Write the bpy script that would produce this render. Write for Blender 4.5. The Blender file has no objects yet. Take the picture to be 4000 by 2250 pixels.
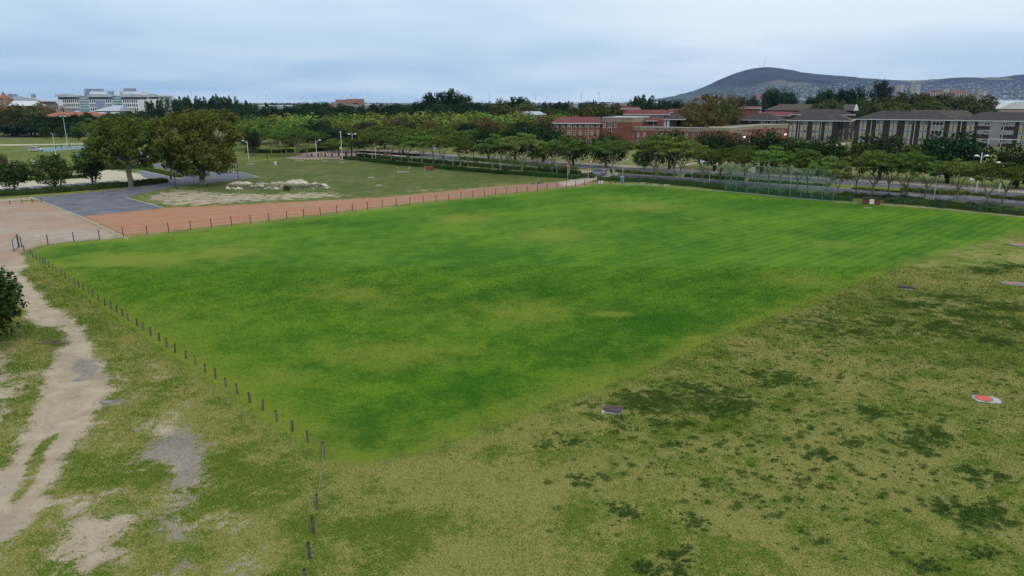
import bpy, math, random
import numpy as np
from mathutils import Vector

# ------------------------------------------------------------------ camera
sc = bpy.context.scene
HC, FP, YH = 17.0, 2780.0, 398.0          # camera height, focal length in photo pixels, horizon row
PITCH = math.atan((1125 - YH) / FP)
cam_d = bpy.data.cameras.new('camera'); cam = bpy.data.objects.new('camera', cam_d)
sc.collection.objects.link(cam); sc.camera = cam
cam_d.sensor_width = 36.0; cam_d.lens = 36.0 * FP / 4000.0
cam_d.clip_start = 0.5; cam_d.clip_end = 40000
cam.location = (0, 0, HC); cam.rotation_euler = (math.pi / 2 - PITCH, 0, 0)

# ------------------------------------------------------------------ node helper
class NT:
    def __init__(s, tree):
        s.t = tree; s.n = tree.nodes; s.l = tree.links
    def put(s, sock, v):
        if v is None: return
        if isinstance(v, bpy.types.NodeSocket): s.l.new(v, sock)
        elif isinstance(v, (tuple, list)):
            if sock.type == 'RGBA' and len(v) == 3: v = (*v, 1)
            sock.default_value = v
        else:
            try: sock.default_value = v
            except TypeError: sock.default_value = (v, v, v) if sock.type == 'VECTOR' else (v, v, v, 1)
    def math(s, op, a, b=None, c=None, clamp=False):
        n = s.n.new('ShaderNodeMath'); n.operation = op; n.use_clamp = clamp
        s.put(n.inputs[0], a); s.put(n.inputs[1], b); s.put(n.inputs[2], c); return n.outputs[0]
    def vm(s, op, a, b=None):
        n = s.n.new('ShaderNodeVectorMath'); n.operation = op
        s.put(n.inputs[0], a); s.put(n.inputs[1], b)
        return n.outputs['Value'] if op in ('DOT_PRODUCT', 'LENGTH', 'DISTANCE') else n.outputs[0]
    def mix(s, f, a, b, blend='MIX'):
        n = s.n.new('ShaderNodeMix'); n.data_type = 'RGBA'; n.blend_type = blend
        s.put(n.inputs[0], f); s.put(n.inputs[6], a); s.put(n.inputs[7], b); return n.outputs[2]
    def noise(s, scale, detail=2, vec=None, rough=.55, dist=0, col=False):
        n = s.n.new('ShaderNodeTexNoise'); n.inputs['Scale'].default_value = scale
        n.inputs['Detail'].default_value = detail; n.inputs['Roughness'].default_value = rough
        n.inputs['Distortion'].default_value = dist
        if vec is not None: s.put(n.inputs['Vector'], vec)
        return n.outputs[1 if col else 0]
    def voro(s, scale, vec=None, feat='F1', out=0, rnd=1):
        n = s.n.new('ShaderNodeTexVoronoi'); n.feature = feat; n.inputs['Scale'].default_value = scale
        n.inputs['Randomness'].default_value = rnd
        if vec is not None: s.put(n.inputs['Vector'], vec)
        return n.outputs[out]
    def sstep(s, v, a, b, lo=0, hi=1):
        n = s.n.new('ShaderNodeMapRange'); n.interpolation_type = 'SMOOTHSTEP'
        s.put(n.inputs[0], v); s.put(n.inputs[1], a); s.put(n.inputs[2], b); s.put(n.inputs[3], lo); s.put(n.inputs[4], hi)
        return n.outputs[0]
    def sep(s, v):
        n = s.n.new('ShaderNodeSeparateXYZ'); s.put(n.inputs[0], v); return n.outputs
    def comb(s, x, y, z):
        n = s.n.new('ShaderNodeCombineXYZ'); s.put(n.inputs[0], x); s.put(n.inputs[1], y); s.put(n.inputs[2], z); return n.outputs[0]
    def pos(s): return s.n.new('ShaderNodeNewGeometry').outputs['Position']
    def bump(s, h, strength=.5, dist=.05):
        n = s.n.new('ShaderNodeBump'); n.inputs['Strength'].default_value = strength
        n.inputs['Distance'].default_value = dist; s.put(n.inputs['Height'], h); return n.outputs[0]

# ------------------------------------------------------------------ world: overcast sky
SUN_EL, SUN_AZ = math.radians(48), math.radians(150)     # azimuth clockwise from +Y: behind the camera, to the right
w = bpy.data.worlds.new('World'); sc.world = w; w.use_nodes = True
wt = NT(w.node_tree); w.node_tree.nodes.clear()
out = wt.n.new('ShaderNodeOutputWorld'); bg = wt.n.new('ShaderNodeBackground'); bg.inputs[1].default_value = 0.1
wt.l.new(bg.outputs[0], out.inputs[0])
sky = wt.n.new('ShaderNodeTexSky'); sky.sky_type = 'NISHITA'; sky.sun_disc = False
sky.sun_elevation = SUN_EL; sky.sun_rotation = SUN_AZ; sky.air_density = 1.2; sky.dust_density = 2.0
d = wt.n.new('ShaderNodeTexCoord').outputs['Generated']
sx, sy, sz = wt.sep(d)
el = wt.math('MAXIMUM', sz, 0.0)
inv = wt.math('DIVIDE', 1.0, wt.math('ADD', el, 0.10))
cv = wt.comb(wt.math('MULTIPLY', sx, inv), wt.math('MULTIPLY', sy, inv), 0.0)      # a cloud sheet seen in perspective
n1 = wt.noise(0.42, 3, wt.vm('ADD', cv, (1.7, 3.1, 0)), .45, .3)
n2 = wt.noise(1.1, 4, wt.vm('ADD', cv, (5.2, .4, 0)), .5, .5)
nn = wt.math('ADD', wt.math('MULTIPLY', n1, .86), wt.math('MULTIPLY', n2, .14))
cl = wt.sstep(nn, .32, .66)
hz = wt.sstep(el, 0.0, 0.30)
clear_c = wt.mix(hz, (4.1, 6.0, 8.1), (6.5, 7.9, 9.0))
cloud_c = wt.mix(hz, (7.9, 9.1, 9.9), (8.5, 9.4, 10.0))
west = wt.sstep(sx, -.55, .50)                            # thinner, brighter cloud towards the right of the view
cl2 = wt.math('ADD', wt.math('MULTIPLY', cl, .60), wt.math('MULTIPLY', west, .50), clamp=True)
cc = wt.mix(cl2, clear_c, cloud_c)
cc = wt.mix(.06, cc, sky.outputs[0])
wt.l.new(cc, bg.inputs[0])

# ------------------------------------------------------------------ sun
sd = bpy.data.lights.new('sun', 'SUN'); sd.energy = 1.2; sd.angle = math.radians(15); sd.color = (1, .96, .9)
so = bpy.data.objects.new('sun', sd); sc.collection.objects.link(so)
sv = Vector((math.sin(SUN_AZ) * math.cos(SUN_EL), math.cos(SUN_AZ) * math.cos(SUN_EL), math.sin(SUN_EL)))
so.rotation_euler = sv.to_track_quat('Z', 'Y').to_euler()
sc.view_settings.view_transform = 'Standard'; sc.view_settings.look = 'None'
sc.render.filter_size = 1.1
sc.cycles.use_denoising = True
sc.cycles.max_bounces = 6; sc.cycles.diffuse_bounces = 3; sc.cycles.glossy_bounces = 2; sc.cycles.transmission_bounces = 3; sc.cycles.transparent_max_bounces = 8
sc.view_settings.exposure = 0.12; sc.view_settings.gamma = 1.0

# ------------------------------------------------------------------ geometry helpers
rng = np.random.default_rng(7); R = random.Random(5)
COL = sc.collection
_c, _s = math.cos(PITCH), math.sin(PITCH)
def ray(px, py):
    u = (px - 2000) / FP; v = (1125 - py) / FP
    return u, _c + v * _s, -_s + v * _c
def gp(px, py, z=0.0):
    """the point of the ground plane (height z) seen at a photo pixel"""
    dx, dy, dz = ray(px, py); t = (z - HC) / dz
    return Vector((dx * t, dy * t, z))
def at(px, py, Y):
    """the point at distance Y ahead of the camera seen at a photo pixel"""
    dx, dy, dz = ray(px, py); t = Y / dy
    return Vector((dx * t, Y, HC + dz * t))
def smooth(a, lo, hi):
    t = np.clip((a - lo) / (hi - lo), 0, 1); return t * t * (3 - 2 * t)
def hg(x, y):
    """ground height: flat but for the low bank under the hostels"""
    x = np.asarray(x, float); y = np.asarray(y, float)
    return 1.6 * smooth(y + 0.55 * (x - 120), 195, 250) * smooth(x, 85, 118) * (1 - smooth(y, 420, 600))
def on_ground(x, y): return Vector((x, y, float(hg(x, y))))

def ord_(i):
    return f"{i}{'th' if 10 <= i % 100 <= 20 else {1:'st',2:'nd',3:'rd'}.get(i % 10,'th')}"
def tag(o, label=None, cat=None, group=None, kind=None):
    if label: o['label'] = label
    if cat: o['category'] = cat
    if group: o['group'] = group
    if kind: o['kind'] = kind
    return o
def link(o, parent=None):
    COL.objects.link(o)
    if parent is not None: o.parent = parent
    return o
def empty(name, loc=(0, 0, 0), rz=0.0, label=None, cat=None, group=None):
    o = bpy.data.objects.new(name, None); o.empty_display_size = .2
    o.location = loc; o.rotation_euler = (0, 0, rz); link(o); return tag(o, label, cat, group)
def npmesh(name, v, f, mat=None, smooth_=False):
    """mesh from arrays; f is (n,k) with one polygon size"""
    v = np.asarray(v, np.float32).reshape(-1, 3); f = np.asarray(f, np.int32); k = f.shape[1]
    m = bpy.data.meshes.new(name); m.vertices.add(len(v)); m.vertices.foreach_set('co', v.ravel())
    m.loops.add(f.size); m.loops.foreach_set('vertex_index', f.ravel())
    m.polygons.add(len(f)); m.polygons.foreach_set('loop_start', np.arange(0, f.size, k, dtype=np.int32))
    m.polygons.foreach_set('use_smooth', np.full(len(f), smooth_, bool))
    if mat is not None: m.materials.append(mat)
    m.update(calc_edges=True); return m
class MB:
    """collects boxes, tubes and prisms into one mesh"""
    def __init__(s): s.v = []; s.f = []
    def add(s, v, f):
        b = len(s.v); s.v += [tuple(p) for p in v]; s.f += [tuple(i + b for i in q) for q in f]; return s
    def box(s, x0, x1, y0, y1, z0, z1):
        return s.add([(x0,y0,z0),(x1,y0,z0),(x1,y1,z0),(x0,y1,z0),(x0,y0,z1),(x1,y0,z1),(x1,y1,z1),(x0,y1,z1)],
                     [(0,3,2,1),(4,5,6,7),(0,1,5,4),(1,2,6,5),(2,3,7,6),(3,0,4,7)])
    def cbox(s, c, d): return s.box(c[0]-d[0]/2,c[0]+d[0]/2,c[1]-d[1]/2,c[1]+d[1]/2,c[2]-d[2]/2,c[2]+d[2]/2)
    def tube(s, pts, rad, n=6, cap=True):
        pts = [Vector(p) for p in pts]
        if not isinstance(rad, (list, tuple)): rad = [rad] * len(pts)
        V = []; F = []
        for i, p in enumerate(pts):
            t = (pts[min(i+1, len(pts)-1)] - pts[max(i-1, 0)]).normalized()
            a = t.orthogonal().normalized() if abs(t.z) < .95 else Vector((1, 0, 0)); a = (a - t * a.dot(t)).normalized(); b = t.cross(a)
            for k in range(n):
                q = 2 * math.pi * k / n; V.append(p + (a * math.cos(q) + b * math.sin(q)) * rad[i])
        for i in range(len(pts) - 1):
            for k in range(n): F.append((i*n+k, i*n+(k+1) % n, (i+1)*n+(k+1) % n, (i+1)*n+k))
        if cap: F.append(tuple(range(n-1, -1, -1))); F.append(tuple((len(pts)-1)*n+k for k in range(n)))
        return s.add(V, F)
    def lathe(s, prof, n=12, c=(0, 0)):
        V = [(c[0]+r*math.cos(2*math.pi*k/n), c[1]+r*math.sin(2*math.pi*k/n), z) for r, z in prof for k in range(n)]
        F = [(i*n+k, i*n+(k+1) % n, (i+1)*n+(k+1) % n, (i+1)*n+k) for i in range(len(prof)-1) for k in range(n)]
        F += [tuple(range(n-1, -1, -1)), tuple((len(prof)-1)*n+k for k in range(n))]
        return s.add(V, F)
    def prism(s, poly, z0, z1):
        n = len(poly)
        return s.add([(p[0], p[1], z0) for p in poly] + [(p[0], p[1], z1) for p in poly],
            [tuple(range(n-1, -1, -1)), tuple(range(n, 2*n))] + [(i, (i+1) % n, n+(i+1) % n, n+i) for i in range(n)])
    def extr(s, poly, y0, y1):
        """polygon in x,z pushed along y"""
        n = len(poly)
        return s.add([(p[0], y0, p[1]) for p in poly] + [(p[0], y1, p[1]) for p in poly],
            [tuple(range(n)), tuple(range(2*n-1, n-1, -1))] + [(i, n+i, n+(i+1) % n, (i+1) % n) for i in range(n)])
    def mesh(s, name, mat, sm=False):
        m = bpy.data.meshes.new(name); m.from_pydata(s.v, [], s.f); m.materials.append(mat)
        if sm: m.polygons.foreach_set('use_smooth', [True] * len(m.polygons))
        m.update(); return m
    def build(s, name, mat, parent=None, loc=None, rz=None, sm=False):
        o = bpy.data.objects.new(name, s.mesh(name, mat, sm)); link(o, parent)
        if loc is not None: o.location = loc
        if rz is not None: o.rotation_euler = (0, 0, rz)
        return o
_cube = {}
def box(name, parent, c, dim, mat):
    """one box part; alike pieces share the mesh data"""
    k = (mat.name, tuple(round(x, 3) for x in dim))
    if k not in _cube: _cube[k] = MB().cbox((0, 0, 0), dim).mesh(name, mat)
    o = bpy.data.objects.new(name, _cube[k]); link(o, parent); o.location = c; return o
def copy_tree(src, name=None):
    c = src.copy(); COL.objects.link(c)
    for ch in src.children:
        k = ch.copy(); COL.objects.link(k); k.parent = c
        for g in ch.children:
            q = g.copy(); COL.objects.link(q); q.parent = k
    return c

# ------------------------------------------------------------------ materials
def mat(name, a, b=None, scale=1.0, rough=.8, detail=3, metal=0.0, spec=.3, obj=0.0, bump=0.0, bscale=None, coord='world'):
    m = bpy.data.materials.new(name); m.use_nodes = True; t = NT(m.node_tree)
    p = t.n['Principled BSDF']; p.inputs['Roughness'].default_value = rough; p.inputs['Metallic'].default_value = metal
    p.inputs['Specular IOR Level'].default_value = spec
    vec = t.pos() if coord == 'world' else t.n.new('ShaderNodeTexCoord').outputs['Object']
    b = b or tuple(x * .8 for x in a)
    c = t.mix(t.sstep(t.noise(scale, detail, vec, .6), .32, .68), a, b)
    if obj:
        r = t.n.new('ShaderNodeObjectInfo').outputs['Random']
        h = t.n.new('ShaderNodeHueSaturation'); t.put(h.inputs['Value'], t.math('MULTIPLY_ADD', r, 2*obj, 1-obj)); t.put(h.inputs['Color'], c); c = h.outputs[0]
    t.put(p.inputs['Base Color'], c)
    if bump: t.put(p.inputs['Normal'], t.bump(t.noise(bscale or scale*6, 4, vec, .6), bump, .04))
    return m
def leaf_mat(name, a, b, c=None, var=.25, trans=.15):
    """leaf colour varies leaf by leaf and tree by tree"""
    m = bpy.data.materials.new(name); m.use_nodes = True; t = NT(m.node_tree); t.n.clear()
    o = t.n.new('ShaderNodeOutputMaterial')
    ri = t.n.new('ShaderNodeNewGeometry').outputs['Random Per Island']
    col = t.mix(ri, a, b)
    big = t.sstep(t.noise(.45, 2, t.n.new('ShaderNodeTexCoord').outputs['Object'], .5), .35, .65)
    if c: col = t.mix(t.math('MULTIPLY', big, .75), col, c)
    r = t.n.new('ShaderNodeObjectInfo').outputs['Random']
    h = t.n.new('ShaderNodeHueSaturation')
    t.put(h.inputs['Value'], t.math('MULTIPLY_ADD', r, 2*var, 1-var))
    t.put(h.inputs['Hue'], t.math('MULTIPLY_ADD', t.math('FRACT', t.math('MULTIPLY', r, 7.3)), .05, .475))
    t.put(h.inputs['Color'], col)
    d = t.n.new('ShaderNodeBsdfDiffuse'); tr = t.n.new('ShaderNodeBsdfTranslucent'); mx = t.n.new('ShaderNodeMixShader')
    t.put(d.inputs[0], h.outputs[0]); t.put(tr.inputs[0], h.outputs[0]); mx.inputs[0].default_value = trans
    t.l.new(d.outputs[0], mx.inputs[1]); t.l.new(tr.outputs[0], mx.inputs[2]); t.l.new(mx.outputs[0], o.inputs[0]); return m

M = {}
M['asphalt'] = mat('asphalt', (.085,.087,.105), (.12,.12,.14), .5, .85, 6, bump=.2, bscale=20)
M['asphalt_old'] = mat('worn_asphalt', (.10,.10,.125), (.17,.165,.18), .35, .9, 8, bump=.2, bscale=12)
M['tan_paving'] = mat('tan_paving', (.42,.36,.25), (.50,.43,.31), .8, .9, 5)
M['pink_paving'] = mat('pink_paving', (.33,.23,.18), (.40,.30,.25), .9, .9, 6)
M['walk'] = mat('footpath', (.36,.28,.22), (.44,.36,.30), .7, .9, 6)
M['kerb'] = mat('kerb_concrete', (.30,.29,.27), (.42,.40,.37), 1.2, .9, 4)
M['paint'] = mat('white_road_paint', (.6,.6,.58), (.75,.75,.73), 3, .8, 4)
M['court'] = mat('court_teal', (.14,.21,.235), (.19,.26,.28), .4, .85, 5)
M['brick'] = mat('red_brick', (.150,.054,.036), (.20,.076,.050), .5, .9, 6)
M['brick_dark'] = mat('brown_brick', (.034,.023,.022), (.052,.036,.033), .6, .9, 6)
M['tan_wall'] = mat('tan_plaster', (.22,.17,.12), (.27,.22,.16), .5, .9, 4)
M['grey_wall'] = mat('grey_plaster', (.20,.19,.20), (.26,.25,.26), .5, .9, 4)
M['cream'] = mat('cream_panel', (.28,.255,.175), (.35,.32,.22), 1, .8, 3)
M['white'] = mat('white_paint', (.50,.50,.50), (.62,.62,.62), 1.5, .6, 3)
M['white_wall'] = mat('white_plaster', (.55,.56,.60), (.63,.64,.67), .2, .9, 4)
M['grey_roof'] = mat('grey_tile_roof', (.040,.034,.034), (.062,.052,.049), .9, .9, 7)
M['brown_roof'] = mat('brown_tile_roof', (.068,.054,.044), (.095,.076,.060), .8, .9, 7)
M['red_roof'] = mat('red_metal_roof', (.125,.026,.028), (.165,.038,.038), .4, .7, 4)
M['terracotta'] = mat('terracotta_roof', (.27,.095,.06), (.34,.14,.09), .3, .9, 5)
M['metal_roof'] = mat('pale_metal_roof', (.33,.37,.42), (.42,.45,.50), .2, .6, 4)
M['dark'] = mat('dark_opening_and_eave_shade', (.012,.012,.014), (.02,.02,.022), 1, .5)  # near black for openings and fittings, also the eave shade painted on the residence
M['black'] = mat('black_paint', (.014,.014,.015), (.022,.022,.022), 2, .5)
M['galv'] = mat('galvanised_steel', (.45,.48,.50), (.55,.57,.58), 2, .5, 3)
M['glass'] = mat('blue_glass', (.10,.20,.25), (.20,.30,.34), .15, .25, 3, spec=.6)
M['louver'] = mat('blue_louvre', (.18,.23,.32), (.25,.30,.40), .5, .6, 3)
M['wood'] = mat('weathered_wood', (.075,.072,.058), (.135,.13,.105), 6, .9, 6, obj=.3, bump=.4, bscale=30, coord='obj')
M['post'] = mat('creosote_post', (.035,.022,.02), (.06,.035,.03), 4, .8, 3)
M['green_metal'] = mat('green_metal', (.11,.20,.145), (.15,.25,.185), 3, .5)
M['concrete'] = mat('pale_concrete', (.33,.33,.33), (.43,.43,.42), 4, .9, 6, bump=.3, bscale=25)
M['red_paint'] = mat('red_paint', (.52,.07,.055), (.60,.11,.08), 5, .7, 4)
M['faded_red'] = mat('faded_red_paint', (.34,.13,.11), (.40,.20,.17), 4, .8, 4)
M['chip'] = mat('gravel_stone', (.17,.16,.155), (.27,.255,.24), 9, .9, 3)
M['rust'] = mat('rusty_plate', (.065,.036,.033), (.085,.070,.080), 3, .7, 6)
M['yellow'] = mat('yellow_paint', (.55,.45,.06), (.6,.5,.1), 3, .7)
M['teal'] = mat('teal_board', (.05,.33,.36), (.07,.38,.40), 3, .6)
M['sign_red'] = mat('sign_red', (.40,.05,.04), (.45,.07,.05), 3, .6)
M['blue_box'] = mat('blue_box', (.12,.17,.28), (.16,.21,.32), 3, .6)
M['far_white'] = mat('far_white', (.27,.29,.31), (.38,.38,.38), .05, .8)
M['far_tan'] = mat('far_tan', (.25,.20,.16), (.31,.26,.21), .05, .9)
M['far_brown'] = mat('far_brown', (.24,.13,.10), (.30,.18,.14), .05, .9)
M['trunk_pale'] = mat('fever_bark', (.20,.19,.105), (.27,.25,.155), 3, .9, 4, obj=.2, coord='obj')
M['trunk_dark'] = mat('dark_bark', (.045,.036,.028), (.07,.058,.045), 3, .9, 4, coord='obj')
M['trunk_plane'] = mat('plane_bark', (.16,.14,.11), (.25,.23,.19), 2, .9, 5, coord='obj')
def pane_mat(name, cur, dark, share):
    m = bpy.data.materials.new(name); m.use_nodes = True; t = NT(m.node_tree); p = t.n['Principled BSDF']
    p.inputs['Roughness'].default_value = .15
    r = t.n.new('ShaderNodeObjectInfo').outputs['Random']
    n = t.noise(1.5, 2, t.pos())
    f = t.math('LESS_THAN', r, share)
    c = t.mix(f, dark, t.mix(n, tuple(x*.6 for x in cur), cur)); t.put(p.inputs['Base Color'], c); return m
M['pane'] = pane_mat('curtained_pane', (.17,.19,.22), (.015,.015,.02), .7)
M['pane_dark'] = pane_mat('dark_pane', (.20,.19,.20), (.020,.018,.02), .35)
M['pane_far'] = pane_mat('far_pane', (.05,.06,.09), (.03,.035,.05), .5)
M['lamp_head'] = mat('white_lamp_head', (.75,.77,.78), (.8,.8,.8), 2, .4)
M['silver'] = mat('silver_car_paint', (.36,.38,.42), (.40,.42,.46), 1, .3, 2, metal=.15, spec=.6)
M['car_white'] = mat('white_car_paint', (.72,.73,.75), (.76,.77,.78), 1, .3, 2, spec=.6)
M['car_glass'] = mat('car_glass', (.012,.014,.018), (.02,.022,.026), 1, .1, 2, spec=.7)
M['tyre'] = mat('tyre_rubber', (.012,.012,.012), (.02,.02,.02), 3, .85)
M['tail_red'] = mat('tail_lamp', (.35,.02,.02), (.4,.03,.03), 3, .3)
M['skin'] = mat('skin', (.12,.07,.05), (.15,.09,.06), 5, .6)
M['cloth_dark'] = mat('dark_cloth', (.015,.015,.02), (.03,.03,.035), 8, .9)
M['cloth_pale'] = mat('pale_cloth', (.35,.36,.38), (.42,.42,.44), 8, .9)
M['twig'] = mat('dry_twigs', (.13,.095,.07), (.20,.15,.11), 9, .9)
M['rope'] = mat('rope', (.16,.17,.12), (.21,.21,.16), 9, .9)
# foliage
M['l_fever'] = leaf_mat('fever_leaf', (.080,.122,.028), (.175,.222,.054), (.100,.165,.036), .36)
M['l_plane'] = leaf_mat('plane_leaf', (.070,.088,.021), (.165,.160,.042), (.066,.105,.021), .10)
M['l_plane2'] = leaf_mat('plane_leaf_green', (.055,.085,.018), (.13,.155,.032), (.090,.090,.024), .10)
M['l_small'] = leaf_mat('dark_leaf', (.024,.050,.016), (.065,.105,.030), None, .2)
M['l_willow'] = leaf_mat('yellow_green_leaf', (.12,.18,.034), (.25,.29,.060), (.090,.150,.034), .30)
M['l_dark'] = leaf_mat('evergreen_leaf', (.017,.032,.017), (.045,.070,.032), (.026,.046,.020), .3)
M['l_autumn'] = leaf_mat('autumn_leaf', (.095,.074,.032), (.175,.128,.050), (.092,.086,.030), .22)
M['l_olive'] = leaf_mat('olive_leaf', (.052,.068,.024), (.115,.125,.042), (.072,.078,.028), .25)
M['l_milk'] = leaf_mat('milkwood_leaf', (.014,.032,.013), (.042,.070,.026), None, .2)
M['l_hedge'] = leaf_mat('hedge_leaf', (.030,.062,.022), (.075,.125,.040), (.045,.085,.026), .15)
M['l_shrub'] = leaf_mat('shrub_leaf', (.060,.105,.030), (.13,.19,.050), (.11,.14,.042), .2)
M['l_gold'] = leaf_mat('golden_shrub_leaf', (.14,.13,.025), (.24,.20,.045), (.08,.11,.025), .1)
M['l_pale'] = leaf_mat('flower_bed_leaf', (.028,.060,.028), (.085,.13,.070), (.042,.080,.034), .15)
# ------------------------------------------------------------------ ground masks (what grows or lies where)
A0 = np.array((-57.0, 81.0)); E1 = np.array((.7206, .6934)); E2 = np.array((.6934, -.7206))
def W2(pts): return np.array([gp(*p)[:2] for p in pts])
def sdist(x, y, poly):
    """signed distance to a polygon, positive inside"""
    dmin = np.full(x.shape, 1e9); ins = np.zeros(x.shape, bool); n = len(poly)
    for i in range(n):
        ax, ay = poly[i]; bx, by = poly[(i+1) % n]; ex, ey = bx-ax, by-ay
        t = np.clip(((x-ax)*ex + (y-ay)*ey) / (ex*ex+ey*ey+1e-9), 0, 1)
        dmin = np.minimum(dmin, (x-ax-t*ex)**2 + (y-ay-t*ey)**2)
        c = ((ay > y) != (by > y)) & (x < ex*(y-ay)/(ey if abs(ey) > 1e-9 else 1e-9) + ax); ins ^= c
    dmin = np.sqrt(dmin); return np.where(ins, dmin, -dmin)
def pm(x, y, poly, w): return np.clip(.5 + sdist(x, y, poly) / (2*w), 0, 1)
BOLL = [(95,981),(118,995),(130,1008),(144,1017),(157,1025),(169,1030),(178,1034),(194,1045),(208,1055),(222,1066),(241,1078),(256,1089),(271,1102),(291,1113),(309,1124),(326,1136),(347,1150),(365,1162),(388,1178),(411,1194),(434,1206),(456,1220),(481,1237),(502,1254),(536,1274),(559,1291),(589,1311),(622,1332),(653,1354),(684,1377),(727,1401),(765,1426),(802,1455),(842,1479),(883,1511),(928,1540),(977,1572),(1028,1604),(1082,1646),(1143,1685),(1203,1728),(1265,1772)]
FENCE = [(86,966),(188,956),(290,944),(389,936),(483,926),(575,917),(660,909),(745,898),(827,890),(905,881),(978,873),(1051,864),(1121,856),(1187,849),(1252,841),(1316,833),(1377,825),(1436,819),(1493,810),(1548,805),(1601,798),(1653,793),(1704,788),(1754,783),(1801,777),(1847,772),(1892,768),(1936,763),(1978,759),(2019,754),(2060,750),(2099,745),(2137,740),(2175,736),(2212,733),(2248,729),(2283,726),(2317,722)]
VERGE = [(3571,1017),(3106,1203),(2795,1320),(2484,1467),(2174,1568),(1941,1661),(1708,1739),(1553,1786),(1398,1809),(1289,1786)]
P_LAWN = np.vstack([W2([(110,992),(188,960),(483,932),(827,894),(1252,846),(1704,792),(2060,753),(2317,726),(2500,722),(2830,750),(3245,789),(3640,817),(4000,852)]),
                    [(81, 104.5)], W2(VERGE), W2([(1190,1740),(1050,1640),(860,1510),(640,1365),(430,1222),(280,1118),(180,1045)])])
P_PATH = W2([(-400,940),(0,960),(95,1000),(100,1040),(75,1062),(122,1113),(152,1146),(190,1189),(231,1211),(287,1250),(318,1290),(353,1351),(342,1382),(388,1417),(411,1467),(439,1522),(400,1560),(380,1611),(342,1654),(314,1696),(280,1743),(233,1812),(194,1905),(163,1983),(116,2037),(39,2100),(-60,2200),(-500,2250),(-300,1950),(0,1835),(39,1805),(78,1715),(120,1658),(140,1607),(155,1560),(182,1506),(167,1467),(206,1425),(225,1390),(256,1351),(272,1312),(235,1275),(150,1279),(109,1246),(82,1175),(14,1086),(-400,1050)])
P_ISLE = W2([(225,1692),(180,1760),(150,1850),(110,1920),(50,1975),(35,1960),(80,1880),(125,1780),(175,1710)])
P_SAND1 = W2([(-500,1250),(0,1280),(60,1330),(95,1400),(80,1440),(135,1470),(125,1520),(70,1600),(20,1700),(-500,1760)])
P_SAND2 = W2([(190,1950),(388,1925),(570,1985),(560,2060),(540,2160),(460,2290),(120,2330),(160,2150)])
P_PINK = W2([(-900,800),(-300,790),(0,790),(160,785),(200,800),(316,847),(480,925),(290,942),(188,953),(110,968),(60,1010),(0,1040),(-900,1100)])
P_TRACK = W2([(300,846),(640,812),(1000,796),(1250,783),(1500,770),(1700,751),(1900,730),(2100,716),(2230,706),(2300,706),(2330,718),(2100,742),(1892,764),(1548,800),(1252,836),(978,868),(660,903),(483,921)])
P_BARE = W2([(500,775),(640,735),(720,735),(900,748),(1080,752),(1290,742),(1400,760),(1500,762),(1250,780),(1000,793),(800,808),(640,812),(560,800)])
P_BARE2 = W2([(1560,742),(1750,735),(1900,724),(1890,733),(1700,748),(1560,758)])
GRAV = [W2(p) for p in ([(280,1394),(373,1401),(404,1444),(425,1490),(320,1490),(248,1444)], [(408,1560),(497,1557),(489,1580),(400,1592)],
    [(574,1720),(640,1700),(720,1660),(796,1700),(807,1793),(800,1843),(769,1898),(660,1913),(679,1816),(543,1789)],
    [(679,1952),(769,1935),(745,1985),(690,1985)], [(606,2022),(660,2005),(690,2060),(757,2105),(740,2130),(668,2115),(625,2070)], [(700,2170),(760,2180),(740,2220),(690,2210)])]
P_TANPATCH = W2([(500,1615),(640,1610),(740,1645),(840,1700),(850,1800),(820,1900),(760,2000),(780,2130),(660,2150),(580,2020),(620,1900),(540,1810),(520,1720),(480,1665)])
P_MID = W2([(560,775),(900,640),(1340,618),(1900,675),(2240,700),(2230,706),(1900,730),(1500,770),(1000,796),(640,812)])
P_FARF = np.array([(85, 190), (300, 120), (400, 300), (150, 330), (100, 290)])
P_LEFTF = np.array([(-260, 180), (-75, 165), (-60, 300), (-330, 330), (-400, 220)])
P_ROADG = W2([(1800,612),(2400,650),(3000,684),(4000,742),(4400,770),(4400,690),(3000,600),(2000,560),(1700,580)])
# darker and yellower stretches of the mown lawn: (px, py, half width px, half height px, strength)
LAWN_Y = [(1800,850,170,28,.8),(2170,915,190,35,.7),(2515,810,170,28,.8),(2065,1210,260,60,.55),(1400,1150,220,45,.6),(1290,1115,120,30,.5),(3105,1090,220,45,.7),(1520,1385,330,60,.65),(540,1010,260,40,.7),(870,990,200,40,.5),(720,910,200,22,.4),(2360,770,190,16,.5),(2390,1228,100,14,1.0),(2720,1325,70,16,.9),(3700,880,200,20,.4),(2700,860,250,25,.45),(1050,1480,260,50,.5),(600,1250,200,60,.4),(3300,960,200,30,.5)]
LAWN_D = [(2100,1120,140,45,.8),(2020,1560,330,90,.8),(1400,1680,300,110,.9),(2330,1370,330,80,.7),(2650,1250,420,70,.7),(2950,1150,380,60,.6),(3260,920,200,28,.6),(2480,1000,170,38,.6),(600,1030,120,20,.5),(1800,780,200,22,.5),(2450,740,260,16,.6),(3000,800,350,25,.5),(1700,1010,300,40,.4),(1150,870,260,20,.4),(1700,1200,250,50,.4),(900,1320,200,60,.35),(3500,870,300,20,.5)]
def blobs(x, y, lst):
    o = np.zeros(x.shape)
    for px, py, hx, hy, s in lst:
        c = gp(px, py); ax = gp(px+hx, py)[0] - c[0]; ay = abs(gp(px, py-hy)[1] - gp(px, py+hy)[1]) / 2
        q = ((x-c[0])/ax)**2 + ((y-c[1])/ay)**2; o = np.maximum(o, s * np.exp(-q*1.1))
    return o
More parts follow.
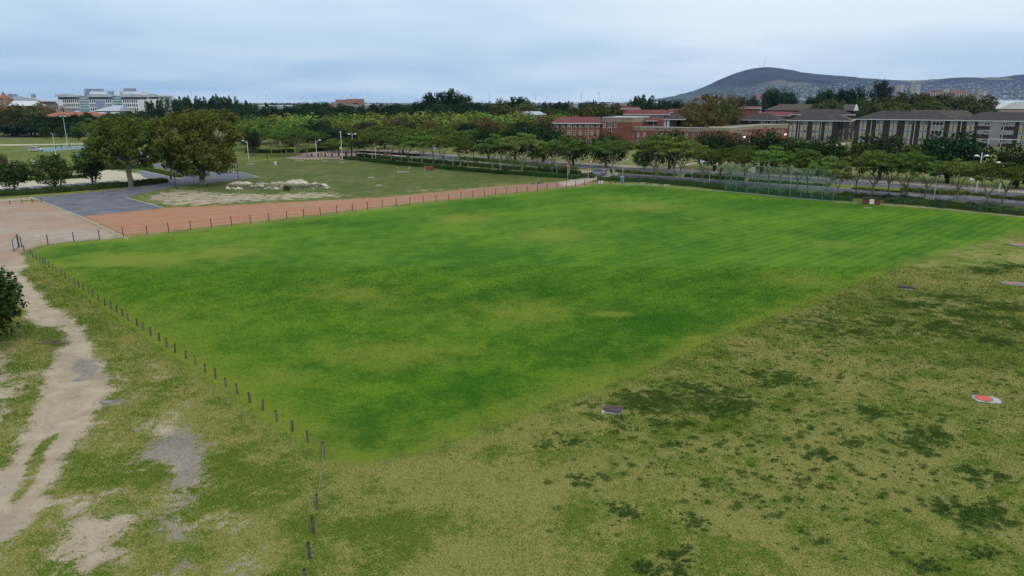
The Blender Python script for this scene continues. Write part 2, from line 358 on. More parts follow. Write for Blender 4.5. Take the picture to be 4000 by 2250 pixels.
# low dark weed mats in the dry verge
WEEDS = []
_wr = random.Random(11)
for px, py, r in [(2240,1728,.62),(2130,1740,.5),(2265,1865,.5),(2250,1890,.32),(2295,1895,.34),(2140,1885,.3),(2500,1555,1.0),(2560,1575,1.5),(2620,1550,1.2),(2480,1595,.8),(2700,1510,1.0),(2770,1530,1.0),(2860,1560,1.3),(2890,1590,1.0),(2790,1605,1.2),(2830,1600,.8),(2340,1632,.4),(2420,1630,.45),(2400,1652,.3),(2445,1672,.4),(2400,1690,.36),(2300,1620,.35),(2260,1575,.6),(2690,1650,.45),(2660,1660,.5),(2580,1655,.5),(2640,1735,.5),(2470,1190+520,.3),(2515,1730,.3),(2420,1995,.6),(2460,2010,.5),(2700,2030,.55),(2650,2160,.4),(2590,2170,.35),(2660,2190,.45),(2530,2230,.5),(2500,2215,.4),(2640,2240,.5),(3210,1770,.8),(3330,1725,.6),(3400,1605,1.0),(3640,1700,1.3),(3590,1745,1.0),(3810,1850,.9),(3830,2000,1.2),(3790,2030,.7),(3700,1990,.8),(3850,2160,.6),(3640,2215,.6),(2960,1460,.9),(3080,1480,1.0),(3000,1500,.9),(3700,1160,1.6),(3850,1060,1.6),(3960,1040,1.6),(3560,1190,1.6),(3800,1230,2.0),(3700,1280,1.7),(3930,1200,1.8),(3880,1330,1.5),(3990,1280,1.5),(3350,1300,1.0),(3470,1260,1.2)]:
    c = gp(px, py)
    if r < .4: WEEDS.append((c[0], c[1], r*.75))
    else:
        for _ in range(int(12 + r*30)): WEEDS.append((c[0] + _wr.gauss(0, r*.62), c[1] + _wr.gauss(0, r*.50), r*_wr.uniform(.05, .24)))
_cl = [(_wr.uniform(4, 36), _wr.uniform(24, 62), _wr.uniform(2, 5)) for _ in range(26)]
for i in range(3000):
    cx, cy, cr = _wr.choice(_cl)
    x = _wr.gauss(cx, cr); y = _wr.gauss(cy, cr)
    if i % 5 == 0: x = _wr.uniform(0, 62); y = _wr.uniform(23, 86)
    r = .04 + .20 * _wr.random()**2.6
    if y > 50: r *= 1.5
    WEEDS.append((x, y, r))
_W = np.array(WEEDS); _in = sdist(_W[:, 0], _W[:, 1], P_LAWN)
_keep = (_in < -1.0) & (_W[:, 0] > -1.5 + (_W[:, 1]-23)*.05) & (_W[:, 1] > 22)
_keep &= (_W[:, 0] * .7 + _W[:, 1] * .3 > 8.2) | (_W[:, 2] < .12)
WEEDS = _W[_keep]
WR = np.zeros((750, 920), np.float32)
for cx, cy, r in WEEDS:
    i0, i1, j0, j1 = int((cx-2*r+12)*10), int((cx+2*r+12)*10)+2, int((cy-2*r-20)*10), int((cy+2*r-20)*10)+2
    i0, j0 = max(i0, 0), max(j0, 0)
    if i1 <= i0 or j1 <= j0: continue
    xx_, yy_ = np.meshgrid(np.arange(i0, min(i1, 920))/10-12+.05, np.arange(j0, min(j1, 750))/10+20+.05)
    if xx_.size: WR[j0:j0+xx_.shape[0], i0:i0+xx_.shape[1]] = np.maximum(WR[j0:j0+xx_.shape[0], i0:i0+xx_.shape[1]], np.clip(1 - np.hypot(xx_-cx, (yy_-cy))/(2*r), 0, 1))
def masks(x, y):
    m = {}
    sdl = sdist(x, y, P_LAWN); m['lawn'] = np.where(sdl > 0, np.clip(.5 + sdl/6.4, 0, 1), .5*np.exp(np.minimum(sdl, 0)/1.9))
    m['dirt'] = np.clip(np.maximum.reduce([np.minimum(np.clip(pm(x, y, P_PATH, 1.3)*1.1, 0, 1), 1 - pm(x, y, P_ISLE, .35)), .62*pm(x, y, P_SAND1, 1.8), .74*pm(x, y, P_SAND2, 2.2), .60*pm(x, y, P_BARE, 5), .52*pm(x, y, P_BARE2, 3),   .60*pm(x, y, P_TANPATCH, 1.5), .34*(1-smooth(x + (y-24)*.62, -10.5, -6.5))*(1-smooth(y, 44, 60))]), 0, 1)
    m['track'] = pm(x, y, P_TRACK, 2.8); m['pink'] = pm(x, y, P_PINK, 2.5)
    g = np.zeros(x.shape)
    for p in GRAV: g = np.maximum(g, 1.0*pm(x, y, p, 1.2))
    m['grav'] = g
    dry = np.full(x.shape, .52)
    dry = dry + .15*(1-smooth(y, 34, 48))*(1-smooth(x, -2, 8))
    dry = dry + .22*np.exp(-(((x+2.5)/6)**2 + ((y-30.5)/1.6)**2)) + .16*np.exp(-(((x-17)/9)**2+((y-29)/5)**2)) - .30*np.exp(-(((x+5.5)/3)**2+((y-26)/2.2)**2)) - .25*np.exp(-(((x+15)/5)**2+((y-31)/3)**2))
    dry = dry - .20*np.exp(-(((x+12.5)/2.5)**2+((y-29)/3)**2))
    dry = dry + .10*pm(x, y, P_FARF, 20) - .10*pm(x, y, P_LEFTF, 15) - .14*pm(x, y, P_MID, 5)
    dry = dry + .16*pm(x, y, P_ROADG, 6) * (y > 200)
    lawny = blobs(x, y, LAWN_Y); lawnd = blobs(x, y, LAWN_D)
    edge = np.exp(-(sdl/2.6)**2)
    m['dry'] = np.clip(np.where(m['lawn'] > .5, np.maximum(lawny, np.clip(.50*edge, 0, 1)), dry), 0, 1)
    sl = (x-A0[0])*E1[0] + (y-A0[1])*E1[1]; m['dry'] = np.clip(m['dry'] + np.where(m['lawn'] > .5, .22*(1-smooth(sl, 15, 60)), 0), 0, 1)
    m['dark'] = np.clip(lawnd, 0, 1)
    wd = np.zeros(x.shape)
    near = (y < 95) & (y > 20) & (x > -12) & (x < 80)
    xn, yn = x[near], y[near]; acc = np.zeros(xn.shape)
    wd[near] = WR[np.clip(((yn-20)*10).astype(int), 0, 749), np.clip(((xn+12)*10).astype(int), 0, 919)]; m['weed'] = wd
    m['dull'] = np.clip(pm(x, y, P_MID, 6) + pm(x, y, P_FARF, 15)*.55 + (y > 160)*.8*(1-pm(x, y, P_LEFTF, 15)*.55), 0, 1)
    return m
RX, RY = np.arange(-66, 66.01, .2), np.arange(20, 80.01, .2)
def raster():
    X_, Y_ = np.meshgrid(RX, RY); m = masks(X_.ravel(), Y_.ravel()); return {k: v.reshape(X_.shape) for k, v in m.items()}
def sampled(x, y):
    fx = np.clip((x-RX[0])/.2, 0, len(RX)-1.001); fy = np.clip((y-RY[0])/.2, 0, len(RY)-1.001); i, j = fx.astype(int), fy.astype(int); a, b = fx-i, fy-j
    o = {k: v[j, i]*(1-a)*(1-b) + v[j, i+1]*a*(1-b) + v[j+1, i]*(1-a)*b + v[j+1, i+1]*a*b for k, v in RAS.items()}
    o['weed'] = WR[np.clip(((y-20)*10).astype(int), 0, 749), np.clip(((x+12)*10).astype(int), 0, 919)] * (x > -12) * (x < 80); return o
def put_masks(mesh, x, y, m=None):
    m = m or masks(x, y); n = len(x)
    for nm, ks in (('m1', ('lawn','dirt','track','pink')), ('m2', ('dry','weed','grav','dark'))):
        a = mesh.attributes.new(nm, 'FLOAT_COLOR', 'POINT')
        a.data.foreach_set('color', np.stack([m[k] for k in ks], 1).astype(np.float32).ravel())
    a = mesh.attributes.new('dull', 'FLOAT', 'POINT'); a.data.foreach_set('value', m['dull'].astype(np.float32))
    return m

def ground_mat(jitter=False):
    m = bpy.data.materials.new('grass_blade' if jitter else 'ground_cover'); m.use_nodes = True; t = NT(m.node_tree); p = t.n['Principled BSDF']
    p.inputs['Roughness'].default_value = .95; p.inputs['Specular IOR Level'].default_value = .1
    def attr(nm):
        a = t.n.new('ShaderNodeAttribute'); a.attribute_name = nm; return a
    a1, a2 = attr('m1'), attr('m2')
    lawn, dirt, track = t.sep(a1.outputs['Color']); pink = a1.outputs['Alpha']
    dry, weed, grav = t.sep(a2.outputs['Color']); dark = a2.outputs['Alpha']; dull = attr('dull').outputs['Fac']
    P = t.pos(); Pf = t.vm('MULTIPLY', P, (1, 1, 0))
    nb = t.noise(.07, 3, Pf); nm_ = t.noise(.55, 4, Pf, .6, .3); ns = t.noise(2.6, 4, Pf, .6); nf = t.noise(11, 3, Pf, .65); nx = t.noise(34, 2, Pf, .6)
    def c(v, k): return t.math('MULTIPLY', t.math('SUBTRACT', v, .5), k)
    def add(*a):
        o = a[0]
        for b in a[1:]: o = t.math('ADD', o, b)
        return o
    rag = add(c(nm_, .9), c(ns, .7), c(nf, .45))                # ragged edges
    # rough verge grass
    n2_ = t.noise(.19, 4, t.vm('ADD', Pf, (40, 13, 0)), .6, .4)
    dfac = t.sstep(add(dry, -.04, c(nb, .6), c(n2_, 1.15), c(nm_, 1.3), c(ns, 1.1), c(nf, 1.0), c(nx, .7)), .26, .76)
    green = t.mix(t.sstep(add(nf, c(nx, .6)), .3, .7), (.060,.104,.012), (.140,.186,.022))
    green = t.mix(t.math('MULTIPLY', dull, .65), green, t.mix(nf, (.045,.070,.020), (.085,.108,.032)))
    straw = t.mix(t.sstep(add(nf, c(nx, .8)), .3, .72), (.180,.174,.044), (.325,.300,.095))
    straw = t.mix(t.math('MULTIPLY', dull, .6), straw, t.mix(nf, (.105,.098,.044), (.16,.142,.076)))
    rough_g = t.mix(dfac, green, straw)
    wf = t.sstep(add(weed, c(ns, .8), c(nf, .8)), .36, .66)
    rough_g = t.mix(t.math('MULTIPLY', wf, .75), rough_g, t.mix(nf, (.048,.085,.016), (.095,.138,.028)))
    # mown lawn
    tt = t.vm('DOT_PRODUCT', t.vm('SUBTRACT', P, (A0[0], A0[1], 0)), (E2[0], E2[1], 0))
    s1 = t.math('SINE', t.math('ADD', t.math('MULTIPLY', tt, 2*math.pi/1.35), c(nm_, 5)))
    s2 = t.math('SINE', t.math('ADD', t.math('MULTIPLY', tt, 2*math.pi/5.2), c(nb, 7)))
    ss = t.vm('DOT_PRODUCT', t.vm('SUBTRACT', P, (A0[0], A0[1], 0)), (E1[0], E1[1], 0))
    sw = t.sstep(ss, 20, 80, .25, 1)
    lv = add(.52, c(nb, 1.0), c(nm_, .8), c(ns, .7), c(nf, 1.0), c(nx, .8), t.math('MULTIPLY', dark, -.34),
             t.math('MULTIPLY', t.math('MULTIPLY', s1, .075), sw), t.math('MULTIPLY', s2, .05))
    lcol = t.mix(t.sstep(lv, .12, .90), (.035,.110,.005), (.118,.230,.012))
    yv = t.sstep(add(dry, .06, c(nb, .9), c(nm_, .7), c(ns, .5), c(nf, .5)), .22, 1.0)
    lcol = t.mix(yv, lcol, t.mix(nf, (.145,.208,.016), (.200,.232,.034)))
    bare = t.sstep(add(nm_, c(nb, .7), c(ns, .6), c(nf, .5)), .76, .90)
    lcol = t.mix(t.math('MULTIPLY', bare, .55), lcol, (.11,.095,.035))
    lf = t.sstep(add(lawn, c(nm_, .55), c(ns, .45), c(nf, .35)), .27, .64)
    col = t.mix(lf, rough_g, lcol)
    # bare soils
    sand = t.mix(t.sstep(add(nm_, c(nf, .6)), .3, .7), (.36,.27,.185), (.47,.38,.27))
    sand = t.mix(t.math('MULTIPLY', t.sstep(add(ns, c(nf, .6)), .56, .76), .8), sand, (.21,.175,.145))
    sand = t.mix(t.math('MULTIPLY', t.sstep(n2_, .56, .66), .35), sand, (.27,.215,.17))
    df = t.sstep(add(dirt, t.math('MULTIPLY', rag, 1.0)), .42, .60)
    df = t.math('MULTIPLY', df, t.math('SUBTRACT', 1.0, lf))
    col = t.mix(df, col, sand)
    pk = t.mix(t.sstep(add(nm_, c(nb, 1.6), c(ns, .5)), .25, .75), (.37,.240,.170), (.40,.325,.265))
    pk = t.mix(t.sstep(ns, .55, .8), pk, (.27,.22,.20))
    col = t.mix(t.sstep(add(pink, t.math('MULTIPLY', rag, .6)), .30, .66), col, pk)
    ruts = t.noise(.5, 4, t.comb(t.math('MULTIPLY', ss, .12), t.math('MULTIPLY', tt, 1.5), 0.0), .6)
    tr = t.mix(t.sstep(add(ruts, c(nm_, .8), c(ns, .5)), .30, .70), (.41,.175,.088), (.37,.225,.150))
    tr = t.mix(t.sstep(ss, 45, 95, 0, .75), tr, t.mix(ruts, (.27,.135,.095), (.30,.20,.15)))
    col = t.mix(t.sstep(add(track, t.math('MULTIPLY', rag, .6)), .30, .72), col, tr)
    vg = t.voro(7, Pf); stone = t.mix(t.sstep(t.voro(9, Pf, out=1), .3, .7), (.085,.080,.092), (.185,.17,.172))
    stone = t.mix(t.sstep(t.noise(5, 3, Pf), .68, .74), stone, (.5,.48,.44))
    gf = t.sstep(add(grav, t.math('MULTIPLY', rag, 1.0)), .42, .80)
    col = t.mix(gf, col, t.mix(.45, stone, sand))
    if jitter:
        h = t.n.new('ShaderNodeHueSaturation'); t.put(h.inputs['Value'], t.math('MULTIPLY_ADD', t.n.new('ShaderNodeNewGeometry').outputs['Random Per Island'], .95, .60)); t.put(h.inputs['Color'], col); col = h.outputs[0]
    t.put(p.inputs['Base Color'], col)
    if not jitter: t.put(p.inputs['Normal'], t.bump(add(c(ns, .5), c(nf, .9), c(nx, .6)), .55, .10))
    return m
M['ground'] = ground_mat()

xl = [-40.0]; d_ = .34
while xl[-1] > -9000: xl.append(xl[-1] - d_); d_ = d_*1.025 if xl[-1] > -90 else d_*1.18
xr = [46.0]; d_ = .34
while xr[-1] < 9000: xr.append(xr[-1] + d_); d_ = d_*1.025 if xr[-1] < 95 else d_*1.18
xs = np.array(xl[::-1] + list(np.arange(-39.7, 45.9, .3)) + xr)
yf = [52.0]; d_ = .28
while yf[-1] < 11000: yf.append(yf[-1] + d_); d_ = d_*1.012 if yf[-1] < 175 else d_*1.15
ys = np.array([-900., -200., -40., 0., 14., 19.] + list(np.arange(21, 51.9, .25)) + yf)
xs = np.clip(xs, -9200, 9200); ys = np.clip(ys, -900, 11300)
gx, gy = np.meshgrid(xs, ys); gx = gx.ravel(); gy = gy.ravel(); nx_, ny_ = len(xs), len(ys)
ii = np.arange((nx_-1)*(ny_-1)); r_, c_ = ii // (nx_-1), ii % (nx_-1); b_ = r_*nx_ + c_
gm = npmesh('ground', np.stack([gx, gy, hg(gx, gy)], 1), np.stack([b_, b_+1, b_+nx_+1, b_+nx_], 1), M['ground'], True)
put_masks(gm, gx, gy)
go = bpy.data.objects.new('ground', gm); link(go); tag(go, kind='structure')

# ------------------------------------------------------------------ grass blades and weed leaves that stand on it
def blades(n, x, y, h, wd, lean):
    a = rng.uniform(0, 2*np.pi, n); ca, sa = np.cos(a), np.sin(a)
    b = rng.uniform(0, 2*np.pi, n); l = lean * rng.random(n) * h
    z = hg(x, y)
    v = np.empty((n, 3, 3), np.float32)
    v[:, 0] = np.stack([x - ca*wd, y - sa*wd, z - .004], 1); v[:, 1] = np.stack([x + ca*wd, y + sa*wd, z - .004], 1)
    v[:, 2] = np.stack([x + np.cos(b)*l, y + np.sin(b)*l, z + h], 1)
    return v.reshape(-1, 3), np.arange(n*3).reshape(n, 3)
N = 520000
u = rng.random(N); yy = 21.5 * (74/21.5)**(u**.92); xx = (rng.random(N)*2 - 1) * (yy*.74 + 3)
RAS = raster(); mk = sampled(xx, yy)
keep = (mk['dirt'] < .40 + .25*rng.random(N)) & (mk['pink'] < .5) & (mk['track'] < .5) & (mk['grav'] < .45 + .2*rng.random(N))
xx, yy = xx[keep], yy[keep]; lw = mk['lawn'][keep] > .5; k = len(xx)
sz = np.clip(yy/32, .8, 2.0)
hh = np.where(lw, .040, .075) * rng.uniform(.6, 1.5, k) * sz; ww = .012 * rng.uniform(.7, 1.4, k) * sz
v, f = blades(k, xx, yy, hh, ww, 1.2)
bm_ = npmesh('grass_blades', v, f, ground_mat(True)); put_masks(bm_, np.repeat(xx, 3), np.repeat(yy, 3), {q: np.repeat(v_[keep], 3) for q, v_ in mk.items()})
tag(link(bpy.data.objects.new('grass', bm_)), 'short grass blades of the mown lawn and dry verge', 'grass', kind='stuff')
wx, wy, wh = [], [], []
for cx, cy, r in WEEDS:
    n = int(min(700, 16 + 200*r*r*3.1)); a = rng.uniform(0, 2*np.pi, n); q = r * np.sqrt(rng.random(n)) * (1 + .25*np.sin(3*a + cx*9) + .15*np.sin(5*a + cy*7))
    wx.append(cx + q*np.cos(a)*1.15); wy.append(cy + q*np.sin(a)*.9); wh.append(rng.uniform(.02, .07, n) * (1 + .3*min(r, .6)))
wx, wy, wh = map(np.concatenate, (wx, wy, wh))
v, f = blades(len(wx), wx, wy, wh, rng.uniform(.02, .045, len(wx)), 1.5)
M['l_weed'] = leaf_mat('weed_leaf', (.048,.088,.015), (.120,.170,.034), None, .0, .2)
tag(link(bpy.data.objects.new('weed_mats', npmesh('weed_mats', v, f, M['l_weed']))), 'dark green weed mats scattered over the dry verge', 'weeds', kind='stuff')
# ------------------------------------------------------------------ paved surfaces
def sheet(name, px, z, m):
    pts = [gp(*p) for p in px]; b = MB()
    b.add([(p.x, p.y, z) for p in pts], [tuple(range(len(pts)))])
    o = b.build(name, m); me = o.data
    import bmesh
    bm = bmesh.new(); bm.from_mesh(me); bmesh.ops.triangulate(bm, faces=bm.faces[:]); bmesh.ops.recalc_face_normals(bm, faces=bm.faces[:])
    for f_ in bm.faces:
        if f_.normal.z < 0: f_.normal_flip()
    bm.to_mesh(me); bm.free(); return tag(o, kind='structure')
def band(name, up, lo, z, m):
    b = MB(); n = len(up)
    U = [gp(*p) for p in up]; L = [gp(*p) for p in lo]
    b.add([(p.x, p.y, z) for p in L] + [(p.x, p.y, z) for p in U], [(i, i+1, n+i+1, n+i) for i in range(n-1)])
    return tag(b.build(name, m), kind='structure')
def ribbon(mb, pts, w, z0, z1):
    pts = [Vector((p[0], p[1], 0)) for p in pts]; n = len(pts); V = []; F = []
    for i, p in enumerate(pts):
        t = (pts[min(i+1, n-1)] - pts[max(i-1, 0)]).normalized(); s_ = Vector((-t.y, t.x, 0)) * w/2
        for q, z in ((p-s_, z0), (p+s_, z0), (p+s_, z1), (p-s_, z1)): V.append((q.x, q.y, z))
    for i in range(n-1):
        for k in range(4): F.append((i*4+k, i*4+(k+1) % 4, i*4+4+(k+1) % 4, i*4+4+k))
    F += [(3, 2, 1, 0), tuple(4*(n-1)+k for k in range(4))]
    return mb.add(V, F)
def strip(name, px, w, z0, z1, m, kind='structure'):
    b = MB(); ribbon(b, [gp(*p) for p in px], w, z0, z1); return tag(b.build(name, m), kind=kind)

# left: apron, path and car park
sheet('asphalt_apron', [(125,770),(316,846),(640,812),(490,771),(640,737),(800,717),(1010,692),(935,672),(860,668),(740,652),(640,637),(575,642),(650,662),(720,682),(690,700),(640,712),(480,738),(300,756)], .006, M['asphalt_old'])
strip('edging', [(118,768),(316,846),(480,925),(500,934)], .22, -.02, .03, M['kerb'])
strip('edging', [(488,770),(560,790),(640,812)], .2, -.02, .03, M['kerb'])
strip('edging', [(845,668),(935,672),(990,686),(1010,693)], .25, -.02, .06, M['kerb'])
strip('edging', [(645,637),(720,650),(760,655)], .25, -.02, .06, M['kerb'])
sheet('car_park', [(-300,768),(0,745),(130,735),(300,722),(520,712),(640,703),(615,690),(430,662),(280,680),(110,697),(-300,720)], .005, M['tan_paving'])
sheet('parking_bays', [(535,667),(565,667),(715,698),(645,706),(600,700),(560,693)], .010, M['asphalt'])
sheet('parking_bays', [(-100,755),(0,749),(130,739),(300,726),(450,716),(450,707),(300,716),(130,728),(0,737),(-100,744)], .010, M['asphalt'])
b = MB()
for i in range(9):
    f_ = i/8; ribbon(b, [gp(556+f_*138, 669+f_*28), gp(505+f_*118, 683+f_*19)], .14, .0, .018)
ribbon(b, [gp(556,668), gp(715,699)], .18, 0, .018)
tag(b.build('bay_lines', M['paint']), kind='structure')
b = MB()
for x in (20, 75, 130, 185, 240, 300, 360, 420):
    y = 745 - x*.075; ribbon(b, [gp(x, y), gp(x-24, y-9)], .14, 0, .018)
tag(b.build('bay_lines', M['paint']), kind='structure')
sheet('brick_paving', [(-200,785),(0,778),(125,770),(150,778),(0,790),(-200,800)], .006, M['pink_paving'])
sheet('sports_court', [(160,592),(166,577),(250,572),(420,566),(430,574),(330,580),(228,588),(205,592)], .006, M['court'])
sheet('sports_court', [(380,614),(420,600),(700,588),(720,604),(560,618),(430,626)], .006, M['court'])
sheet('campus_road', [(-300,536),(0,531),(340,524),(340,530),(0,540),(-300,546)], .006, M['asphalt'])
band('footpath', [(-200,566),(0,564),(200,562),(360,560)], [(-200,572),(0,569.5),(200,566),(360,563)], .006, M['tan_paving'])
# plaza with brick paving
sheet('plaza', [(1110,616),(1180,604),(1190,596),(1300,588),(1500,584),(1640,592),(1760,604),(1700,606),(1560,612),(1400,613),(1340,619),(1230,623),(1150,622)], .006, M['pink_paving'])
# dual carriageway with median and footpath
band('far_carriageway', [(1400,588),(1700,606),(1800,613.5),(2200,641),(2400,652),(2600,666),(3000,688),(3500,719),(4000,757),(4500,796)], [(1380,594),(1680,615),(1780,622),(2180,651),(2390,663),(2580,675),(2980,699),(3490,733),(4000,772),(4500,812)], .006, M['asphalt'])
band('near_carriageway', [(1400,602),(1700,622),(2000,645),(2260,666),(2420,681),(2600,691),(3000,718),(3500,750),(4000,783),(4500,818)], [(1400,607),(1700,629),(2000,654),(2255,673),(2400,690),(2600,701),(3000,731),(3500,767),(4000,806),(4500,846)], .006, M['asphalt'])
band('footpath', [(1500,588),(1800,607),(2200,633),(2600,656),(3000,678),(3500,706),(4000,741),(4500,778)], [(1500,592),(1800,612),(2200,640),(2600,664.5),(3000,687),(3500,717.5),(4000,755),(4500,794)], .10, M['walk'])
strip('kerb', [(1500,592.5),(1800,612.6),(2200,640.4),(2600,665),(3000,687.6),(3500,718.2),(4000,756),(4500,795)], .3, -.02, .12, M['kerb'])
strip('kerb', [(1400,601.6),(1700,621.5),(2000,644.5),(2255,665)], .35, -.02, .13, M['kerb'])
strip('kerb', [(2440,682),(2600,690.4),(3000,717.2),(3500,749),(4000,782),(4500,817)], .35, -.02, .13, M['kerb'])
strip('kerb', [(1400,609),(1700,631),(2000,656),(2250,674)], .30, -.02, .13, M['kerb'])
band('crossing', [(2255,664),(2330,668),(2420,674)], [(2240,678),(2330,690),(2405,691)], .014, M['pink_paving'])
sheet('side_road', [(2180,712),(2235,704),(2285,694),(2325,690),(2345,697),(2290,712),(2250,722),(2200,727)], .006, M['walk'])
strip('kerb', [(2225,705),(2330,696),(2380,685)], .3, -.02, .10, M['kerb'])
b = MB()
for x0, y0, x1, y1 in [(2372,690,2412,683),(2380,692,2440,691),(2395,664,2440,670),(3550,759,3592,762),(3680,768,3720,771),(3790,777,3830,780),(3925,788,3965,791),(3330,744,3365,746),(3440,712+9,3480,724),(2720,707,2760,710),(2860,716,2895,718.5)]:
    ribbon(b, [gp(x0, y0), gp(x1, y1)], .18, 0, .022)
tag(b.build('lane_lines', M['paint']), kind='structure')
band('garden_path', [(2575,657),(2650,645),(2730,633)], [(2590,660),(2665,648),(2740,636)], .008, M['walk'])
pts = [at(3265,566,262), at(3290,554,275), at(3330,547,285)]
b = MB(); b.add([(p.x-1.6, p.y, float(hg(p.x-1.6, p.y))+.04) for p in pts] + [(p.x+1.6, p.y, float(hg(p.x+1.6, p.y))+.04) for p in pts], [(0,3,4,1),(1,4,5,2)])
tag(b.build('garden_path', M['walk']), kind='structure')
strip('edging', [(2400,716),(2600,729),(2830,748),(3245,786),(3640,813),(4000,848),(4300,875)], .22, -.02, .04, M['kerb'])

# ------------------------------------------------------------------ sand heap
def mound():
    c0 = gp(1080, 733); n_x, n_y = 130, 60; Lx, Ly = 12.2, 6.5
    X, Y = np.meshgrid(np.linspace(-Lx, Lx, n_x), np.linspace(-Ly, Ly, n_y)); Z = np.zeros_like(X)
    for px, hx, hy, h in [(-7.2,3.4,2.6,1.25),(-3.6,3.2,2.6,.9),(.5,3.4,2.7,1.05),(4.0,3.6,2.6,1.4),(7.6,3.2,2.2,.85),(2.2,2,1.5,.5),(9.6,2,1.6,.35)]:
        q = ((X-px)/hx)**2 + ((Y-.3*math.sin(px))/hy)**2; Z = np.maximum(Z, h*np.clip(1-q, 0, 1)**.75) + .12*h*np.exp(-q)
    r = np.random.default_rng(3); nz = r.normal(size=(n_y, n_x))
    for _ in range(3): nz = (nz + np.roll(nz, 1, 0) + np.roll(nz, -1, 0) + np.roll(nz, 1, 1) + np.roll(nz, -1, 1)) / 5
    n2 = np.repeat(np.repeat(r.normal(size=(12, 26)), 5, 0), 5, 1)
    for _ in range(5): n2 = (n2 + np.roll(n2, 1, 0) + np.roll(n2, -1, 0) + np.roll(n2, 1, 1) + np.roll(n2, -1, 1)) / 5
    Z = Z + (nz*.35 + n2*.16) * np.clip(Z*2.5, 0, 1); Z -= .06
    ii = np.arange((n_x-1)*(n_y-1)); r_, c_ = ii // (n_x-1), ii % (n_x-1); b_ = r_*n_x + c_
    m = bpy.data.materials.new('pale_sand'); m.use_nodes = True; t = NT(m.node_tree); p = t.n['Principled BSDF']; p.inputs['Roughness'].default_value = .95
    P = t.pos(); sand = t.mix(t.noise(.6, 4, P), (.50,.43,.33), (.60,.52,.42))
    g = t.sstep(t.math('ADD', t.noise(.55, 5, t.vm('MULTIPLY', P, (.6, 1, 2.2)), .6), t.math('MULTIPLY', t.math('SUBTRACT', t.noise(3.5, 3, P), .5), .5)), .40, .47)
    zz = t.sep(P)[2]; g = t.math('MULTIPLY', g, t.sstep(zz, .5, 1.35, 1, .35))
    t.put(p.inputs['Base Color'], t.mix(g, sand, t.mix(t.noise(4, 2, P), (.035,.05,.02), (.10,.09,.04))))
    t.put(p.inputs['Normal'], t.bump(t.noise(3, 5, P), .6, .25))
    o = bpy.data.objects.new('sand_heap', npmesh('sand_heap', np.stack([X.ravel(), Y.ravel(), Z.ravel()], 1), np.stack([b_, b_+1, b_+n_x+1, b_+n_x], 1), m, True))
    link(o); o.location = (c0.x, c0.y, 0); tag(o, 'long heap of pale sand with grass tufts on the rough field', 'sand heap')
mound()

# ------------------------------------------------------------------ distant hill
RIDGE = [(1900,402),(2200,400),(2480,396),(2560,386),(2650,372),(2720,350),(2760,335),(2830,300),(2900,275),(2950,264),(2985,261),(3020,262),(3080,270),(3130,280),(3200,288),(3300,296),(3380,304),(3450,309),(3520,312),(3570,312),(3650,308),(3720,303),(3790,300),(3830,302),(3900,300),(4000,288),(4200,270),(4500,300),(5000,330)]
rx = np.array([at(px, py, 7600)[0] for px, py in RIDGE]); rz = np.array([at(px, py, 7600)[2] for px, py in RIDGE])
def hill_noise(x, y, seed):
    r = np.random.default_rng(seed); o = np.zeros_like(x)
    for k in range(14):
        a = r.uniform(0, 2*np.pi); s = r.uniform(.0012, .012); o += np.sin((x*np.cos(a)+y*np.sin(a))*s*2*np.pi + r.uniform(0, 6)) * (.0025/s)
    return o
def hill_z(x, y):
    rr = np.maximum(np.interp(x, rx, rz), 0)
    f_ = np.clip((y-4700)/(7600-4700), 0, 1); back = np.clip((10200-y)/(2600), 0, 1)
    prof = (.30*f_ + .70*f_**2.4)
    z = rr * np.where(y <= 7600, prof, back**1.3)
    return z + hill_noise(x, y, 4) * 4.0 * np.clip(z/60, 0, 1) * np.clip(1 - ((y-7600)/500)**2, 0, 1)*.35 + hill_noise(x, y, 9)*6*np.clip(z/80, 0, 1)*(np.abs(y-7600) > 500) - 3
X, Y = np.meshgrid(np.linspace(-1000, 8200, 260), np.concatenate([np.linspace(4600, 8000, 110), np.linspace(8100, 10300, 12)]))
n_x = X.shape[1]; ii = np.arange((n_x-1)*(X.shape[0]-1)); r_, c_ = ii // (n_x-1), ii % (n_x-1); b_ = r_*n_x + c_
hm = bpy.data.materials.new('hillside_scrub'); hm.use_nodes = True; t = NT(hm.node_tree); p = t.n['Principled BSDF']; p.inputs['Roughness'].default_value = 1
P = t.pos(); pz = t.sep(P)[2]
scrub = t.mix(t.sstep(t.noise(.004, 5, P, .6), .4, .62), (.026,.029,.026), (.052,.043,.034))
scrub = t.mix(t.sstep(t.noise(.0016, 3, P), .56, .62), scrub, (.17,.14,.085))
town = t.mix(t.sstep(t.noise(.02, 4, P, .65), .40, .62), (.035,.045,.030), (.10,.095,.075))
wood = t.sstep(t.math('ADD', pz, t.math('MULTIPLY', t.math('SUBTRACT', t.noise(.002, 3, P), .5), 240)), 130, 200)
t.put(p.inputs['Base Color'], t.mix(wood, town, scrub)); t.put(p.inputs['Normal'], t.bump(t.noise(.012, 6, P, .65), 1.0, 40))
ho = bpy.data.objects.new('hill', npmesh('hill', np.stack([X.ravel(), Y.ravel(), hill_z(X, Y).ravel()], 1), np.stack([b_, b_+1, b_+n_x+1, b_+n_x], 1), hm, True))
link(ho); tag(ho, kind='structure')
